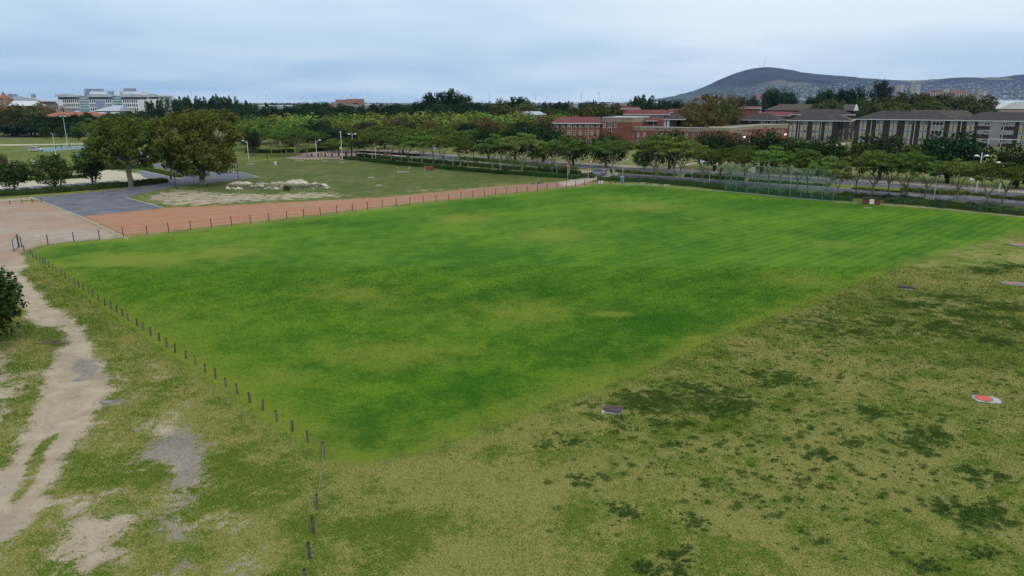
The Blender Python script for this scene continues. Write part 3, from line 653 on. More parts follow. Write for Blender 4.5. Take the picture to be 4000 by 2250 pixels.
# houses on the slopes
hb = MB().box(-6,6,-5,5,-3,5); hb.add([(-6.5,-5.5,5),(6.5,-5.5,5),(6.5,5.5,5),(-6.5,5.5,5),(-4,0,7.6),(4,0,7.6)], [(0,1,5,4),(1,2,5),(2,3,4,5),(3,0,4)])
hmesh = [hb.mesh('hillside_house', M[k]) for k in ('far_white', 'far_white', 'far_tan', 'far_white')]
hr = random.Random(21); spots = []
while len(spots) < 900:
    px = 2560 + 1600*hr.random()**.75; py = 300 + 96*hr.random()**.7
    band_top = np.interp(px, [2560,2750,2850,2950,3050,3200,3300,3400,4200], [388,366,348,330,328,338,318,314,306])
    if py < band_top + hr.random()**2*10: continue
    # find the hill point on this sight line
    dx, dy, dz = ray(px, py); Yt = np.linspace(4700, 7580, 70); Xt = dx/dy*Yt; Zt = HC + dz/dy*Yt
    hit = np.where(hill_z(Xt, Yt) >= Zt)[0]
    if len(hit) == 0: continue
    k = hit[0]; spots.append((Yt[k], Xt[k], float(hill_z(Xt[k:k+1], Yt[k:k+1])[0])))
spots.sort()
for i, (y, x, z) in enumerate(spots[:290]):
    o = bpy.data.objects.new('hillside_house', hmesh[i % 4]); link(o); o.location = (x, y, z); s = hr.uniform(.7, 1.5)
    o.scale = (s*hr.uniform(.9, 1.5), s, s*hr.uniform(.7, 1.1)); o.rotation_euler = (0, 0, hr.uniform(-.6, .6))
    tag(o, 'small pale house among the many on the lower slopes of the distant hill', 'house', 'houses on the lower hillside')
bb = MB()
for y, x, z in spots[290:]:
    s = hr.uniform(.6, 1.3); w_, d_, h_ = 6*s*hr.uniform(.8, 1.5), 5*s, 6*s*hr.uniform(.6, 1.1); bb.box(x-w_, x+w_, y-d_, y+d_, z-3, z+h_)
tag(bb.build('hillside_town', M['far_white']), 'pale houses spread higher over the distant hill', 'town', kind='stuff')
def mast(px, py0, py1, Y, r, label, name='hilltop_mast'):
    a, b_ = at(px, py1, Y), at(px, py0, Y); h = b_.z - a.z
    e = empty(name, a, 0, label, 'mast'); mb = MB(); mb.tube([(0,0,-3),(0,0,h)], [r, r*.5], 5); mb.build('pole', M['galv'], e)
    mb = MB()
    for k in (.35, .6, .85): mb.tube([(-r*2.2,0,h*k),(r*2.2,0,h*k)], r*.4, 4)
    mb.build('antenna_arm', M['galv'], e)
mast(2985, 229, 262, 7590, 2.6, 'tall thin transmitter mast on the summit of the distant hill')
mast(2968, 253, 263, 7590, 1.6, 'short mast left of the tall transmitter on the distant summit')
mast(3001, 251, 263, 7590, 1.6, 'short mast right of the tall transmitter on the distant summit')
mast(3010, 253, 263, 7590, 1.4, 'rightmost of the short masts on the distant summit')
mast(2899, 264, 276, 7590, 1.6, 'small lone mast on the left shoulder of the distant hill')
# ------------------------------------------------------------------ foliage
def leaves(C, size, r, flat=.2, out=None, stretch=.6):
    """one diamond-shaped leaf spray per centre"""
    n = len(C); N_ = r.normal(size=(n, 3)); N_[:, 2] = np.abs(N_[:, 2]) + flat*2
    if out is not None: N_ += out*1.3
    N_ /= np.linalg.norm(N_, axis=1, keepdims=True)
    T = r.normal(size=(n, 3)); T -= N_ * (T*N_).sum(1, keepdims=True); T /= np.linalg.norm(T, axis=1, keepdims=True)
    B = np.cross(N_, T); s = (size * r.uniform(.55, 1.35, n))[:, None]
    bend = N_ * s * .18
    v = np.stack([C - T*s, C - B*s*stretch + bend, C + T*s*r.uniform(.6, 1.1, (n, 1)), C + B*s*stretch*r.uniform(.6, 1.1, (n, 1)) - bend*.5], 1)
    return v.reshape(-1, 3), np.arange(n*4).reshape(n, 4)
def clump_pts(cl, per, r, shell=.55):
    """points through a set of ellipsoid clumps (x,y,z,rx,ry,rz)"""
    P_, O_ = [], []
    for c in cl:
        n = max(3, int(per * r.uniform(.7, 1.3))); d_ = r.normal(size=(n, 3)); d_ /= np.linalg.norm(d_, axis=1, keepdims=True)
        d_ *= (1 - shell * r.random((n, 1))**1.6); P_.append(np.array(c[:3]) + d_*np.array(c[3:6])); O_.append(d_)
    return np.concatenate(P_), np.concatenate(O_)
def branch(mb, a, b, r0, r1, rr, n=5, kink=.12):
    a, b = Vector(a), Vector(b); L = (b-a).length; pts = [a]
    for k in (1, 2):
        q = a.lerp(b, k/3); pts.append(q + Vector((rr.uniform(-1, 1), rr.uniform(-1, 1), rr.uniform(-.3, .6)))*L*kink)
    pts.append(b); mb.tube(pts, [r0, r0*.72+r1*.28, r0*.4+r1*.6, r1], n, cap=False)
PROTO = {}
def proto(key, crown, trunk):
    PROTO[key] = (crown, trunk)
def spread_clumps(rr, n, R_, h0, h1, shape):
    """clump centres over a crown; shape gives the z of the top and the base at radius q in 0..1"""
    o = []
    for i in range(n):
        q = math.sqrt((i+.5)/n); a = i*2.39996 + rr.uniform(-.4, .4); q2 = q*rr.uniform(.85, 1.05)
        lo, hi = shape(min(q, 1)); z = h0 + (h1-h0)*(lo + (hi-lo)*rr.random()**.6)
        o.append((R_*q2*math.cos(a), R_*q2*math.sin(a), z))
    return o
def make_fever(seed, H=9.0, R_=5.4):
    rr = random.Random(seed); r = np.random.default_rng(seed)
    cs = spread_clumps(rr, 44, R_, 0, H, lambda q: (.74 - .14*q, .98 - .26*q*q))
    ex = spread_clumps(rr, 7, R_*.75, 0, H, lambda q: (.60, .74))
    cl = [(x, y, z, R_*rr.uniform(.15, .24), R_*rr.uniform(.15, .24), H*rr.uniform(.025, .045)) for x, y, z in cs] + [(x, y, z, R_*.15, R_*.15, H*.04) for x, y, z in ex]
    P_, O_ = clump_pts(cl, 120, r, .9)
    v, f = leaves(P_, .21, r, .6, None, .5)
    mb = MB(); fk = H*rr.uniform(.22, .34); ln = rr.uniform(-.5, .5), rr.uniform(-.4, .4)
    top = Vector((ln[0], ln[1], fk)); branch(mb, (0, 0, -.2), top, .22, .16, rr, 7, .05)
    for k in range(4):
        a = k*1.57 + rr.uniform(-.5, .5); e = Vector((R_*.36*math.cos(a), R_*.36*math.sin(a), H*rr.uniform(.55, .66))); branch(mb, top, e, .13, .06, rr)
        near = sorted(cs, key=lambda c: (Vector(c)-e).length)[:5]
        for c in near: branch(mb, e, c, .05, .02, rr, 4)
    return npmesh('fever_crown', v, f, M['l_fever']), mb.mesh('fever_trunk', M['trunk_pale'], True)
def make_round(seed, H, R_, leafm, trunkm, n_cl, per, leaf, base=.22, dens=.6, name='round', tr=.3, squash=1.0, stretch=.6, lumps=.34, top_pow=2.0):
    rr = random.Random(seed); r = np.random.default_rng(seed); cl = []
    cz = H*(base + 1)/2; hz = H*(1-base)/2
    for i in range(n_cl):
        z = 1 - 2*(i+.5)/n_cl; a = i*2.39996 + rr.uniform(-.3, .3); s_ = math.sqrt(max(0, 1-z*z)); k = (rr.uniform(.62, .90) if lumps > .21 else rr.uniform(.58, 1.0)) if i % 4 else rr.uniform(.25, .55)
        g = R_*lumps*rr.uniform(.75, 1.2)
        cl.append((R_*k*s_*math.cos(a), R_*k*s_*math.sin(a), cz + hz*k*z*squash, g, g, g*rr.uniform(.6, .85)))
    P_, O_ = clump_pts(cl, per, r, dens); v, f = leaves(P_, leaf, r, .15, O_*1.8, stretch)
    mb = MB(); top = Vector((rr.uniform(-.3, .3), rr.uniform(-.3, .3), H*(base+.08))); branch(mb, (0, 0, -.2), top, tr, tr*.75, rr, 8, .04)
    for k in range(6):
        c = cl[rr.randrange(n_cl)]; branch(mb, top, (c[0]*.8, c[1]*.8, max(c[2], top.z+.3)), tr*.5, tr*.12, rr, 5)
    return npmesh(name+'_crown', v, f, leafm), mb.mesh(name+'_trunk', trunkm, True)
def make_spires(seed, H, R_, leafm, n=7, per=330, leaf=.55):
    """a stand of narrow ragged crowns"""
    rr = random.Random(seed); r = np.random.default_rng(seed); C_, O_ = [], []
    mb = MB()
    for k in range(n):
        a = rr.uniform(0, 6.28); q = R_*math.sqrt(rr.random()); h = H*rr.uniform(.80, 1.0); cx, cy = q*math.cos(a), q*math.sin(a); w_ = R_*rr.uniform(.36, .56)
        m_ = int(per); t_ = r.random(m_)**.8; z = h*(.12 + .88*t_); rad = w_*(1-t_)**.42*np.sqrt(r.random(m_)) + .12; an = r.uniform(0, 6.28, m_)
        C_.append(np.stack([cx+rad*np.cos(an), cy+rad*np.sin(an), z], 1)); O_.append(np.stack([np.cos(an), np.sin(an), .4+0*an], 1)*.4)
        branch(mb, (cx, cy, -.2), (cx, cy, h*.9), .22, .05, rr, 5, .01)
    v, f = leaves(np.concatenate(C_), leaf, r, .0, np.concatenate(O_), .35)
    v = v.reshape(-1, 4, 3); mid = v.mean(1, keepdims=True); v = mid + (v-mid)*np.array([.8, .8, 1.5]); v = v.reshape(-1, 3)
    return npmesh('spire_crown', v, f, leafm), mb.mesh('spire_trunk', M['trunk_dark'], True)
for i in range(5): proto(f'fever{i}', *make_fever(100+i, 9.0, 5.3 + .3*(i % 3)))
proto('bigplane', *make_round(1, 15.6, 9.6, M['l_plane'], M['trunk_plane'], 118, 225, .27, .08, .9, 'plane', .62, lumps=.18))
proto('bigplane2', *make_round(2, 14.6, 8.2, M['l_plane2'], M['trunk_plane'], 74, 210, .26, .24, .9, 'plane', .55, lumps=.20))
for i in range(3): proto(f'small{i}', *make_round(10+i, 6.2, 3.2, M['l_small'], M['trunk_dark'], 34, 80, .25, .16, .7, 'small', .16, lumps=.36))
proto('near', *make_round(19, 6.9, 3.3, M['l_small'], M['trunk_dark'], 60, 110, .15, .10, .8, 'near', .18, lumps=.28, stretch=.75))
for i in range(3): proto(f'willow{i}', *make_round(30+i, 11, 6.5, M['l_willow'], M['trunk_dark'], 26, 120, .46, .05, .45, 'willow', .35, lumps=.44))
for i in range(3): proto(f'gum{i}', *make_round(40+i, 15, 7.5, M['l_dark'], M['trunk_dark'], 30, 100, .52, .18, .6, 'gum', .4, lumps=.34))
for i in range(2): proto(f'autumn{i}', *make_round(50+i, 12, 6.5, M['l_autumn'], M['trunk_dark'], 34, 100, .42, .05, .6, 'autumn', .35, lumps=.36))
for i in range(2): proto(f'olive{i}', *make_round(60+i, 11, 6.5, M['l_olive'], M['trunk_dark'], 36, 90, .50, .05, .6, 'olive', .35, lumps=.34))
for i in range(3): proto(f'milk{i}', *make_round(70+i, 7, 5.4, M['l_milk'], M['trunk_dark'], 44, 70, .30, .16, .7, 'milkwood', .32, lumps=.33))
for i in range(3): proto(f'spire{i}', *make_spires(80+i, 17, 6.5, M['l_dark'], 11, 300))
def tree(key, loc, h, w_, rz, name, label, cat='tree', group=None, base_h=None):
    cr, tk = PROTO[key]; e = empty(name, loc, rz, label, cat, group)
    d = DIM[key]; e.scale = (w_/d[0], w_/d[0], h/d[1])
    link(bpy.data.objects.new('trunk', tk), e); link(bpy.data.objects.new('crown', cr), e); return e
DIM = {}
for k, (c, t_) in PROTO.items():
    a = np.empty(len(c.vertices)*3, np.float32); c.vertices.foreach_get('co', a); a = a.reshape(-1, 3)
    DIM[k] = (float(np.percentile(np.abs(a[:, :2]).max(1), 98.5)*2), float(np.percentile(a[:, 2], 99.7)))

# fever trees in two lines along the lawn side of the road: (px, py of the trunk foot, height, crown width)
FEV = [(1388,615,5.5,6),(1422,618,7,8),(1454,622,8.5,9),(1529,634,9.0,10),(1570,641,8.5,9),(1598,644,8,9),(1647,650,9.2,10),(1692,644,8.6,9),(1734,652,8.2,8),(1796,655,8.2,9),(1828,667,7.2,7.5),(1930,676,9.4,10),(1982,676,8.8,9),(2039,683,9.8,10.5),(2095,679,5.8,5),(2155,682,8.2,8.5),(2221,685,9.4,11),(2393,690,8.8,11.5),(2552,699,9.8,9),(2567,706,10,10.5),(2634,704,9.5,9.5),(2649,713,10,11.5),(2741,719,8.2,8.5),(2813,716,7.6,9),(2846,731,8.4,9),(2906,720,8.6,9),(3006,734,8.8,9.5),(3043,748,8.2,8),(3111,746,8.6,9.5),(3153,754,8.2,9),(3221,777,8.0,8),(3270,768,5.2,5),(3342,764,8.0,9),(3405,769,8.8,11),(3472,768,8.2,8.5),(3538,783,8.8,11),(3602,786,8.2,9.5),(3734,800,8.0,9.5),(3851,818,7.8,9),(3912,797,7.4,8),(4060,815,8,9)]
for i, (px, py, h, w_) in enumerate(sorted(FEV)):
    c = gp(px, py); h *= .95 if px > 2700 else 1.0; tree(f'fever{i % 5}', c, h, w_, (i*2.1) % 6.28, 'fever_tree', f'fever tree with pale yellowish trunk, {ord_(i+1)} from left in the row beside the lawn', group='fever trees along the lawn side of the road')
FEV2 = [(1200,614,9.5,15),(1120,612,9.5,12),(1150,600,9,11),(1060,600,9.5,12),(1010,596,9,11),(1284,615,5.8,6.5),(1310,616,6.5,7),(1360,611,6.5,7),(985,590,10,12),(1090,590,10,12),(1165,590,9.5,12),(1400,596,9,11),(1480,594,10,12),(1560,596,10,13),(1650,602,10,12),(1720,607,10.5,13),(1330,592,9,11)]
for i, (px, py, h, w_) in enumerate(sorted(FEV2)):
    c = gp(px, py); tree(f'fever{(i*3+1) % 5}', c, h*.9, w_*.95, (i*1.3+.4) % 6.28, 'fever_tree', f'flat-topped acacia around the brick plaza, {ord_(i+1)} from left', group='acacias around the plaza')
# across the road: darker broad trees
FAR_R = [(1790,624,8.5,11,'fever0'),(1850,618,9,11,'fever2'),(1910,622,9,12,'milk0'),(1960,624,8.5,10,'fever1'),(2013,627,9.5,12,'milk2'),(2122,633,11.2,14,'milk1'),(2240,644,7.2,10,'milk0'),(2368,652,8.4,11.5,'milk2'),(2513,661,5.2,5.5,'small1'),(2613,663,9.5,12,'milk1'),(2790,668,9.0,13,'milk0'),(2975,681,9.8,14,'milk2'),(3080,676,8.5,12,'fever4'),(3190,689,8.6,12.5,'milk1'),(3260,690,7.2,10,'fever0'),(3430,702,9.2,14,'milk0'),(3700,716,10.2,15.5,'milk2'),(3560,712,7.5,10,'fever2'),(3970,738,8.4,11,'milk1'),(4080,745,8,11,'milk0'),(3810,735,5.5,7,'fever3')]
for i, (px, py, h, w_, k) in enumerate(sorted(FAR_R)):
    c = gp(px, py); d_ = 'spreading green tree' if k.startswith('fever') else 'dense dark round-crowned tree'
    tree(k, c, h*(1.08 if k.startswith('milk') else 1), w_, (i*1.7) % 6.28, 'roadside_tree', f'{d_} on the far side of the road, {ord_(i+1)} from left', group='trees across the road')
# left foreground and car park trees
c = gp(793, 722); tree('bigplane', c, 15.4, 17.8, .4, 'plane_tree', 'largest olive brown plane tree standing by the asphalt path')
c = gp(512, 730); tree('bigplane2', c, 14.2, 15.6, 2.6, 'plane_tree', 'big green plane tree in the car park hedge, left of the largest one')
for (px, py, h, w_, k, lb) in [(57,748,5.9,6.7,'small0','small dark round tree in the car park hedge nearest the left edge'),(213,741,6.9,7.1,'small1','small dark round tree in the middle of the car park hedge'),(363,727,7.3,6.0,'small2','narrow dark tree in the hedge beside the big green plane')]:
    tree(k, gp(px, py), h, w_, px*.3, 'small_tree', lb)
tree('near', (-38.3, 48.0, 0), 6.6, 7.0, .6, 'leafy_tree', 'dark leafy tree cut off by the left edge beside the dirt track')
tree('autumn0', gp(8, 660), 4.2, 3.4, 1, 'small_tree', 'thin brownish tree at the left edge behind the car park')

# trees by the skyline: (px centre, py of the top, distance, crown width in px, kind)
def skyline(lst, name, label, group):
    for i, (px, py, Y, wpx, k) in enumerate(sorted(lst)):
        p = at(px, py, Y); g = float(hg(p.x, Y)); w_ = wpx * Y / FP * 1.02
        tree(k, (p.x, Y, g), (p.z - g)*1.02, w_, (px*.37) % 6.28, name, label.format(ord_(i+1)), group=group)
skyline([(1000,452,300,150,'willow0'),(1090,448,310,170,'willow1'),(1190,446,320,170,'willow2'),(1290,452,310,160,'willow0'),(1370,446,330,170,'willow1'),(1440,440,320,190,'willow2'),(1520,446,335,170,'willow0'),(1600,440,345,180,'willow1'),(1690,437,340,180,'willow2'),(1780,440,335,170,'willow0'),(1860,438,340,180,'willow1'),(1930,444,330,170,'willow0'),(2010,438,340,180,'willow2'),(2100,446,335,140,'willow1'),(2190,438,345,70,'willow0'),(2235,447,340,80,'willow2'),(1130,462,285,140,'willow1'),(1330,470,290,150,'willow2'),(960,470,270,120,'willow2'),(2170,452,330,60,'willow1')],
        'willow_tree', 'bright yellow green rounded tree in the belt behind the plaza, {} from left', 'yellow green trees behind the plaza')
skyline([(1555,458,300,130,'autumn0'),(1680,472,280,120,'autumn1'),(1880,462,295,150,'autumn0'),(1960,480,285,110,'autumn1'),(2140,455,310,130,'autumn1'),(1790,476,290,90,'autumn0'),(1420,492,285,110,'autumn1')],
        'autumn_tree', 'reddish brown autumn tree among the yellow green belt, {} from left', 'autumn trees in the belt')
skyline([(1240,470,270,130,'gum0'),(1300,500,255,150,'gum1'),(1370,505,250,140,'gum2'),(980,505,235,60,'gum1'),(1430,478,290,110,'gum0'),(1500,500,270,120,'gum2'),(1830,480,280,100,'gum1'),(2030,480,290,110,'gum0'),(1610,480,285,90,'gum1')],
        'evergreen_tree', 'very dark evergreen tree in front of the yellow green belt, {} from left', 'dark evergreens before the belt')
skyline([(2830,368,330,150,'autumn1'),(2745,375,320,170,'autumn0'),(2690,425,305,140,'autumn1'),(2840,402,310,110,'olive1'),(2790,430,300,150,'autumn0')],
        'autumn_tree', 'tall brown autumn tree behind the long brick wing, {} from left', 'autumn trees behind the brick wing')
skyline([(2050,402,420,130,'olive0'),(2380,405,400,130,'olive1'),(2440,408,390,90,'olive0'),(2320,410,400,110,'autumn1'),(2260,425,380,100,'olive1'),(1960,410,420,150,'olive1'),(2160,424,390,90,'olive0'),(2020,425,380,120,'autumn0')],
        'bare_tree', 'greyish brown thinning tree behind the brick residence, {} from left', 'thinning trees behind the brick residence')
skyline([(600,395,520,70,'spire0'),(650,384,520,80,'spire1'),(700,382,520,80,'spire2'),(750,378,530,80,'spire0'),(805,384,520,80,'spire1'),(860,373,520,80,'spire2'),(905,378,530,70,'spire0'),(945,395,520,70,'spire1'),(560,430,480,90,'spire2'),(620,418,470,90,'spire1'),(720,420,460,110,'spire0'),(830,422,460,110,'spire2'),(920,425,470,90,'spire1')],
        'casuarina', 'tall feathery black green casuarina in the stand behind the plane trees, {} from left', 'casuarinas behind the plane trees')
skyline([(1020,418,480,110,'gum0'),(1100,415,490,120,'gum1'),(1180,402,490,90,'gum2'),(1250,400,490,110,'gum0'),(1340,408,500,120,'gum1'),(1400,410,500,90,'gum2'),(1470,405,510,90,'gum0'),(1530,407,510,90,'gum1'),(1580,412,500,70,'gum2'),(1230,425,470,110,'gum1'),(1310,435,450,110,'gum2'),(1480,425,470,120,'gum1')],
        'evergreen_tree', 'dark evergreen tree on the skyline left of the tall gums, {} from left', 'skyline evergreens left of the gums')
skyline([(1690,364,430,110,'gum0'),(1755,352,430,110,'gum1'),(1800,362,430,90,'gum2'),(1640,395,420,70,'gum1'),(1720,400,415,140,'gum2'),(1790,402,418,110,'gum0')],
        'gum_tree', 'tall rounded dark gum in the clump above the yellow green belt, {} from left', 'tall gum clump')
skyline([(1850,400,480,70,'gum0'),(1895,398,480,80,'gum1'),(1970,388,470,90,'gum2'),(2020,380,470,90,'gum0'),(2050,384,480,60,'gum1'),(2100,404,470,60,'gum2'),(2140,400,500,60,'spire0'),(2180,402,520,70,'gum1'),(2215,398,520,70,'spire1'),(2285,396,530,60,'gum2'),(2310,393,540,50,'spire2'),(1950,420,440,110,'gum1'),(2230,425,430,110,'gum0')],
        'pine_tree', 'dark pine on the skyline between the gum clump and the hill, {} from left', 'skyline pines')
skyline([(2475,392,450,90,'spire0'),(2510,375,450,110,'spire1'),(2545,395,450,70,'spire2'),(2600,392,560,70,'gum0'),(2640,390,560,80,'gum1'),(2570,410,450,60,'gum2')],
        'evergreen_tree', 'dark evergreen tree behind the red roofs left of the autumn trees, {} from left', 'evergreens behind the red roofs')
skyline([(3020,345,520,90,'gum1'),(3075,352,520,90,'gum2'),(3230,352,500,80,'gum0'),(3270,348,500,90,'gum1'),(3335,340,490,110,'gum2'),(3185,378,500,90,'gum0'),(3350,385,470,80,'gum1'),(3450,317,520,80,'gum0'),(3300,395,480,80,'gum2'),(2880,380,600,80,'gum2'),(2930,376,620,80,'gum1')],
        'gum_tree', 'dark gum tree rising against the hill behind the hostels, {} from left', 'gums behind the hostels')
skyline([(3400,388,440,120,'olive0'),(3470,380,440,130,'olive1'),(3550,362,440,140,'olive0'),(3620,372,430,130,'olive1'),(3690,368,450,120,'gum1'),(3760,375,430,140,'olive0'),(3830,376,430,130,'olive1'),(3640,395,400,150,'olive0'),(3500,400,400,160,'olive1'),(3220,398,400,120,'olive0'),(3260,392,395,80,'olive1')],
        'bushy_tree', 'olive green bushy tree behind the hostel roofs, {} from left', 'olive trees behind the hostels')
skyline([(30,452,378,150,'gum0'),(110,455,380,150,'gum1'),(190,452,378,140,'gum2'),(260,450,380,130,'gum0'),(320,445,385,110,'gum1'),(60,475,366,130,'gum2'),(150,478,366,140,'gum0'),(230,476,368,130,'gum1'),(-40,455,378,130,'gum2'),(300,478,366,110,'gum0')],
        'evergreen_tree', 'black green tree in the belt above the parked white cars, {} from left', 'dark belt above the white cars')
skyline([(20,408,420,120,'autumn1'),(90,412,420,120,'olive0'),(160,402,440,90,'autumn0'),(-50,410,420,120,'olive1'),(120,430,380,120,'olive0'),(30,432,370,130,'olive1')],
        'autumn_tree', 'mottled brown green tree below the far white roofs, {} from left', 'mottled trees below the white roofs')
skyline([(350,465,250,130,'fever1'),(400,470,240,120,'fever2'),(440,468,260,110,'willow1'),(340,440,420,60,'gum1'),(470,440,400,110,'olive1'),(520,435,400,110,'gum0'),(430,440,430,90,'gum2'),(300,500,330,60,'small0'),(172,494,350,48,'small1'),(235,498,345,46,'small2'),(580,460,300,130,'willow2'),(640,462,300,120,'fever3')],
        'leafy_tree', 'mid green tree left of and behind the plane trees, {} from left', 'green trees behind the plane trees')
# the far plain: woods and suburbs that read as one dark mass
r = np.random.default_rng(77); n = 26000; Yw = r.uniform(650, 2600, n); Xw = r.uniform(-.80, .80, n)*Yw
hw = 7 + 5*np.sin(Xw*.021+Yw*.01) + 3*np.sin(Xw*.05+1) ; Cw = np.stack([Xw, Yw, r.random(n)**.7*np.clip(hw, 3, 14)], 1)
v, f = leaves(Cw, 3.2, r, .1, None, .8)
tag(link(bpy.data.objects.new('far_woods', npmesh('far_woods', v, f, M['l_dark']))), 'dark far woods across the plain along the horizon', 'woods', kind='stuff')
print('dims', {k: tuple(round(x, 1) for x in v) for k, v in DIM.items()})

# ------------------------------------------------------------------ hedges and shrub beds
def hedge(name, px, w_, h_, leafm, label, per=95, leaf=.13, lumpy=.25, cat='hedge', group=None):
    pts = [gp(*p) for p in px]; r = np.random.default_rng(int(abs(px[0][0]))+3); C_ = []; O_ = []
    body = MB(); ribbon(body, [(p.x, p.y) for p in pts], w_*.72, -.05, h_*.72)
    e = empty(name, (0, 0, 0), 0, label, cat, group)
    for a, b_ in zip(pts[:-1], pts[1:]):
        L = (b_-a).length; n = int(L*per); t_ = r.random(n); d_ = (b_-a).normalized(); s_ = np.array((-d_.y, d_.x))
        ang = r.uniform(0, np.pi, n); q = 1 - .3*r.random(n)
        lx = np.cos(ang); lz = np.sin(ang); k = 1/np.maximum(np.abs(lx), lz)**.55
        lump = 1 + lumpy*(np.sin(t_*L*2.3 + a.x) * .5 + np.sin(t_*L*.9 + a.y)*.5 + r.normal(size=n)*.25)
        off = lx*k*q*w_/2*lump; z = np.maximum(.03, lz*k*q*h_*.92*lump)
        C_.append(np.stack([a.x + d_.x*L*t_ + s_[0]*off, a.y + d_.y*L*t_ + s_[1]*off, z], 1)); O_.append(np.stack([s_[0]*lx, s_[1]*lx, lz], 1)*.7)
    C_ = np.concatenate(C_); v, f = leaves(C_, leaf, r, .1, np.concatenate(O_), .6)
    body.build('branches', M['l_small'], e); link(bpy.data.objects.new('foliage', npmesh(name, v, f, leafm)), e); return e
hedge('hedge', [(-150,772),(0,765),(130,757),(300,744),(460,731),(560,721),(642,712)], 3.6, 1.1, M['l_hedge'], 'dense low hedge along the asphalt apron in front of the car park', 220, .17)
hedge('hedge', [(-100,716),(0,711),(150,703),(280,697),(338,694)], 1.6, .8, M['l_hedge'], 'low hedge across the middle of the car park', 90, .17)
hedge('hedge', [(270,664),(420,662),(520,659),(597,655)], 2.0, 1.2, M['l_hedge'], 'clipped hedge behind the car park below the sports court', 110, .2)
hedge('shrub_bed', [(560,660),(640,676),(700,692)], 2.4, .5, M['l_shrub'], 'low shrub bed between the parking bays and the curving path', 110, .16, cat='shrub bed')
hedge('hedge', [(1340,620),(1560,643),(1800,666),(2000,681),(2150,691),(2258,699)], 2.4, 1.0, M['l_hedge'], 'long clipped front hedge between the rough field and the road', 140, .16)
hedge('hedge', [(1405,612),(1700,637),(2000,661),(2150,671),(2262,681)], 2.2, 1.1, M['l_hedge'], 'long clipped rear hedge directly behind the front one', 120, .17)
hedge('hedge', [(2270,694),(2321,693)], 3.0, 1.2, M['l_hedge'], 'short clipped hedge block beside the parked silver hatchback', 220, .16)
hedge('shrub_bed', [(2335,704),(2480,708),(2600,716),(2730,728),(2830,740),(3000,757),(3245,779),(3330,783)], 3.2, .95, M['l_pale'], 'dark flowering shrub bed along the far lawn edge, left of the brick box', 210, .14, .5, 'shrub bed')
hedge('shrub_bed', [(3460,788),(3640,802),(3850,822),(4000,838),(4200,855)], 4.6, 1.0, M['l_pale'], 'dark flowering shrub bed along the far lawn edge, right of the brick box', 300, .14, .5, 'shrub bed')
hedge('shrub_bed', [(3270,768),(3420,774),(3600,787)], 1.8, .8, M['l_hedge'], 'dark shrubs right behind the brick box', 150, .15, .5, 'shrub bed')
hedge('median_shrubs', [(1800,622),(1950,635),(2120,652),(2250,663)], 2.6, .8, M['l_shrub'], 'green shrubs on the median left of the crossing', 110, .2, .5, 'shrub bed')
hedge('median_shrubs', [(2410,672),(2520,680),(2640,688)], 2.4, .75, M['l_shrub'], 'low green shrubs on the median right of the crossing', 120, .18, .6, 'shrub bed')
hedge('median_shrubs', [(2680,692),(2790,699),(2900,707)], 2.4, 1.1, M['l_shrub'], 'taller ragged shrubs on the median left of the backstop', 120, .2, .7, 'shrub bed')
hedge('median_shrubs', [(2925,709),(3090,719),(3240,729)], 2.0, .5, M['l_hedge'], 'low dark plants on the median behind the backstop', 120, .16, .5, 'shrub bed')
hedge('median_shrubs', [(3330,738),(3440,746),(3530,753)], 2.2, .4, M['l_shrub'], 'low bright green plants on the median behind the brick box', 130, .15, .5, 'shrub bed')
hedge('median_shrubs', [(3520,748),(3640,757),(3790,765)], 2.6, 1.0, M['l_gold'], 'golden yellow shrubs on the median at the right', 160, .17, .6, 'shrub bed')
hedge('median_shrubs', [(3795,764),(3900,774),(4000,782),(4200,798)], 2.6, .6, M['l_shrub'], 'green shrubs on the median nearest the right edge', 130, .17, .5, 'shrub bed')
hedge('hedge', [(960,598),(1060,598),(1150,594)], 2.2, 1.2, M['l_hedge'], 'dark hedge below the acacias left of the plaza', 80, .26)
hedge('hedge', [(1180,597),(1240,590),(1330,586)], 2.4, 1.2, M['l_hedge'], 'dark hedge along the back of the plaza', 80, .26)
hedge('shrub', [(1116,745),(1124,744)], 1.8, 1.2, M['l_hedge'], 'small dark bush at the front of the sand heap', 240, .15, .4, 'bush')
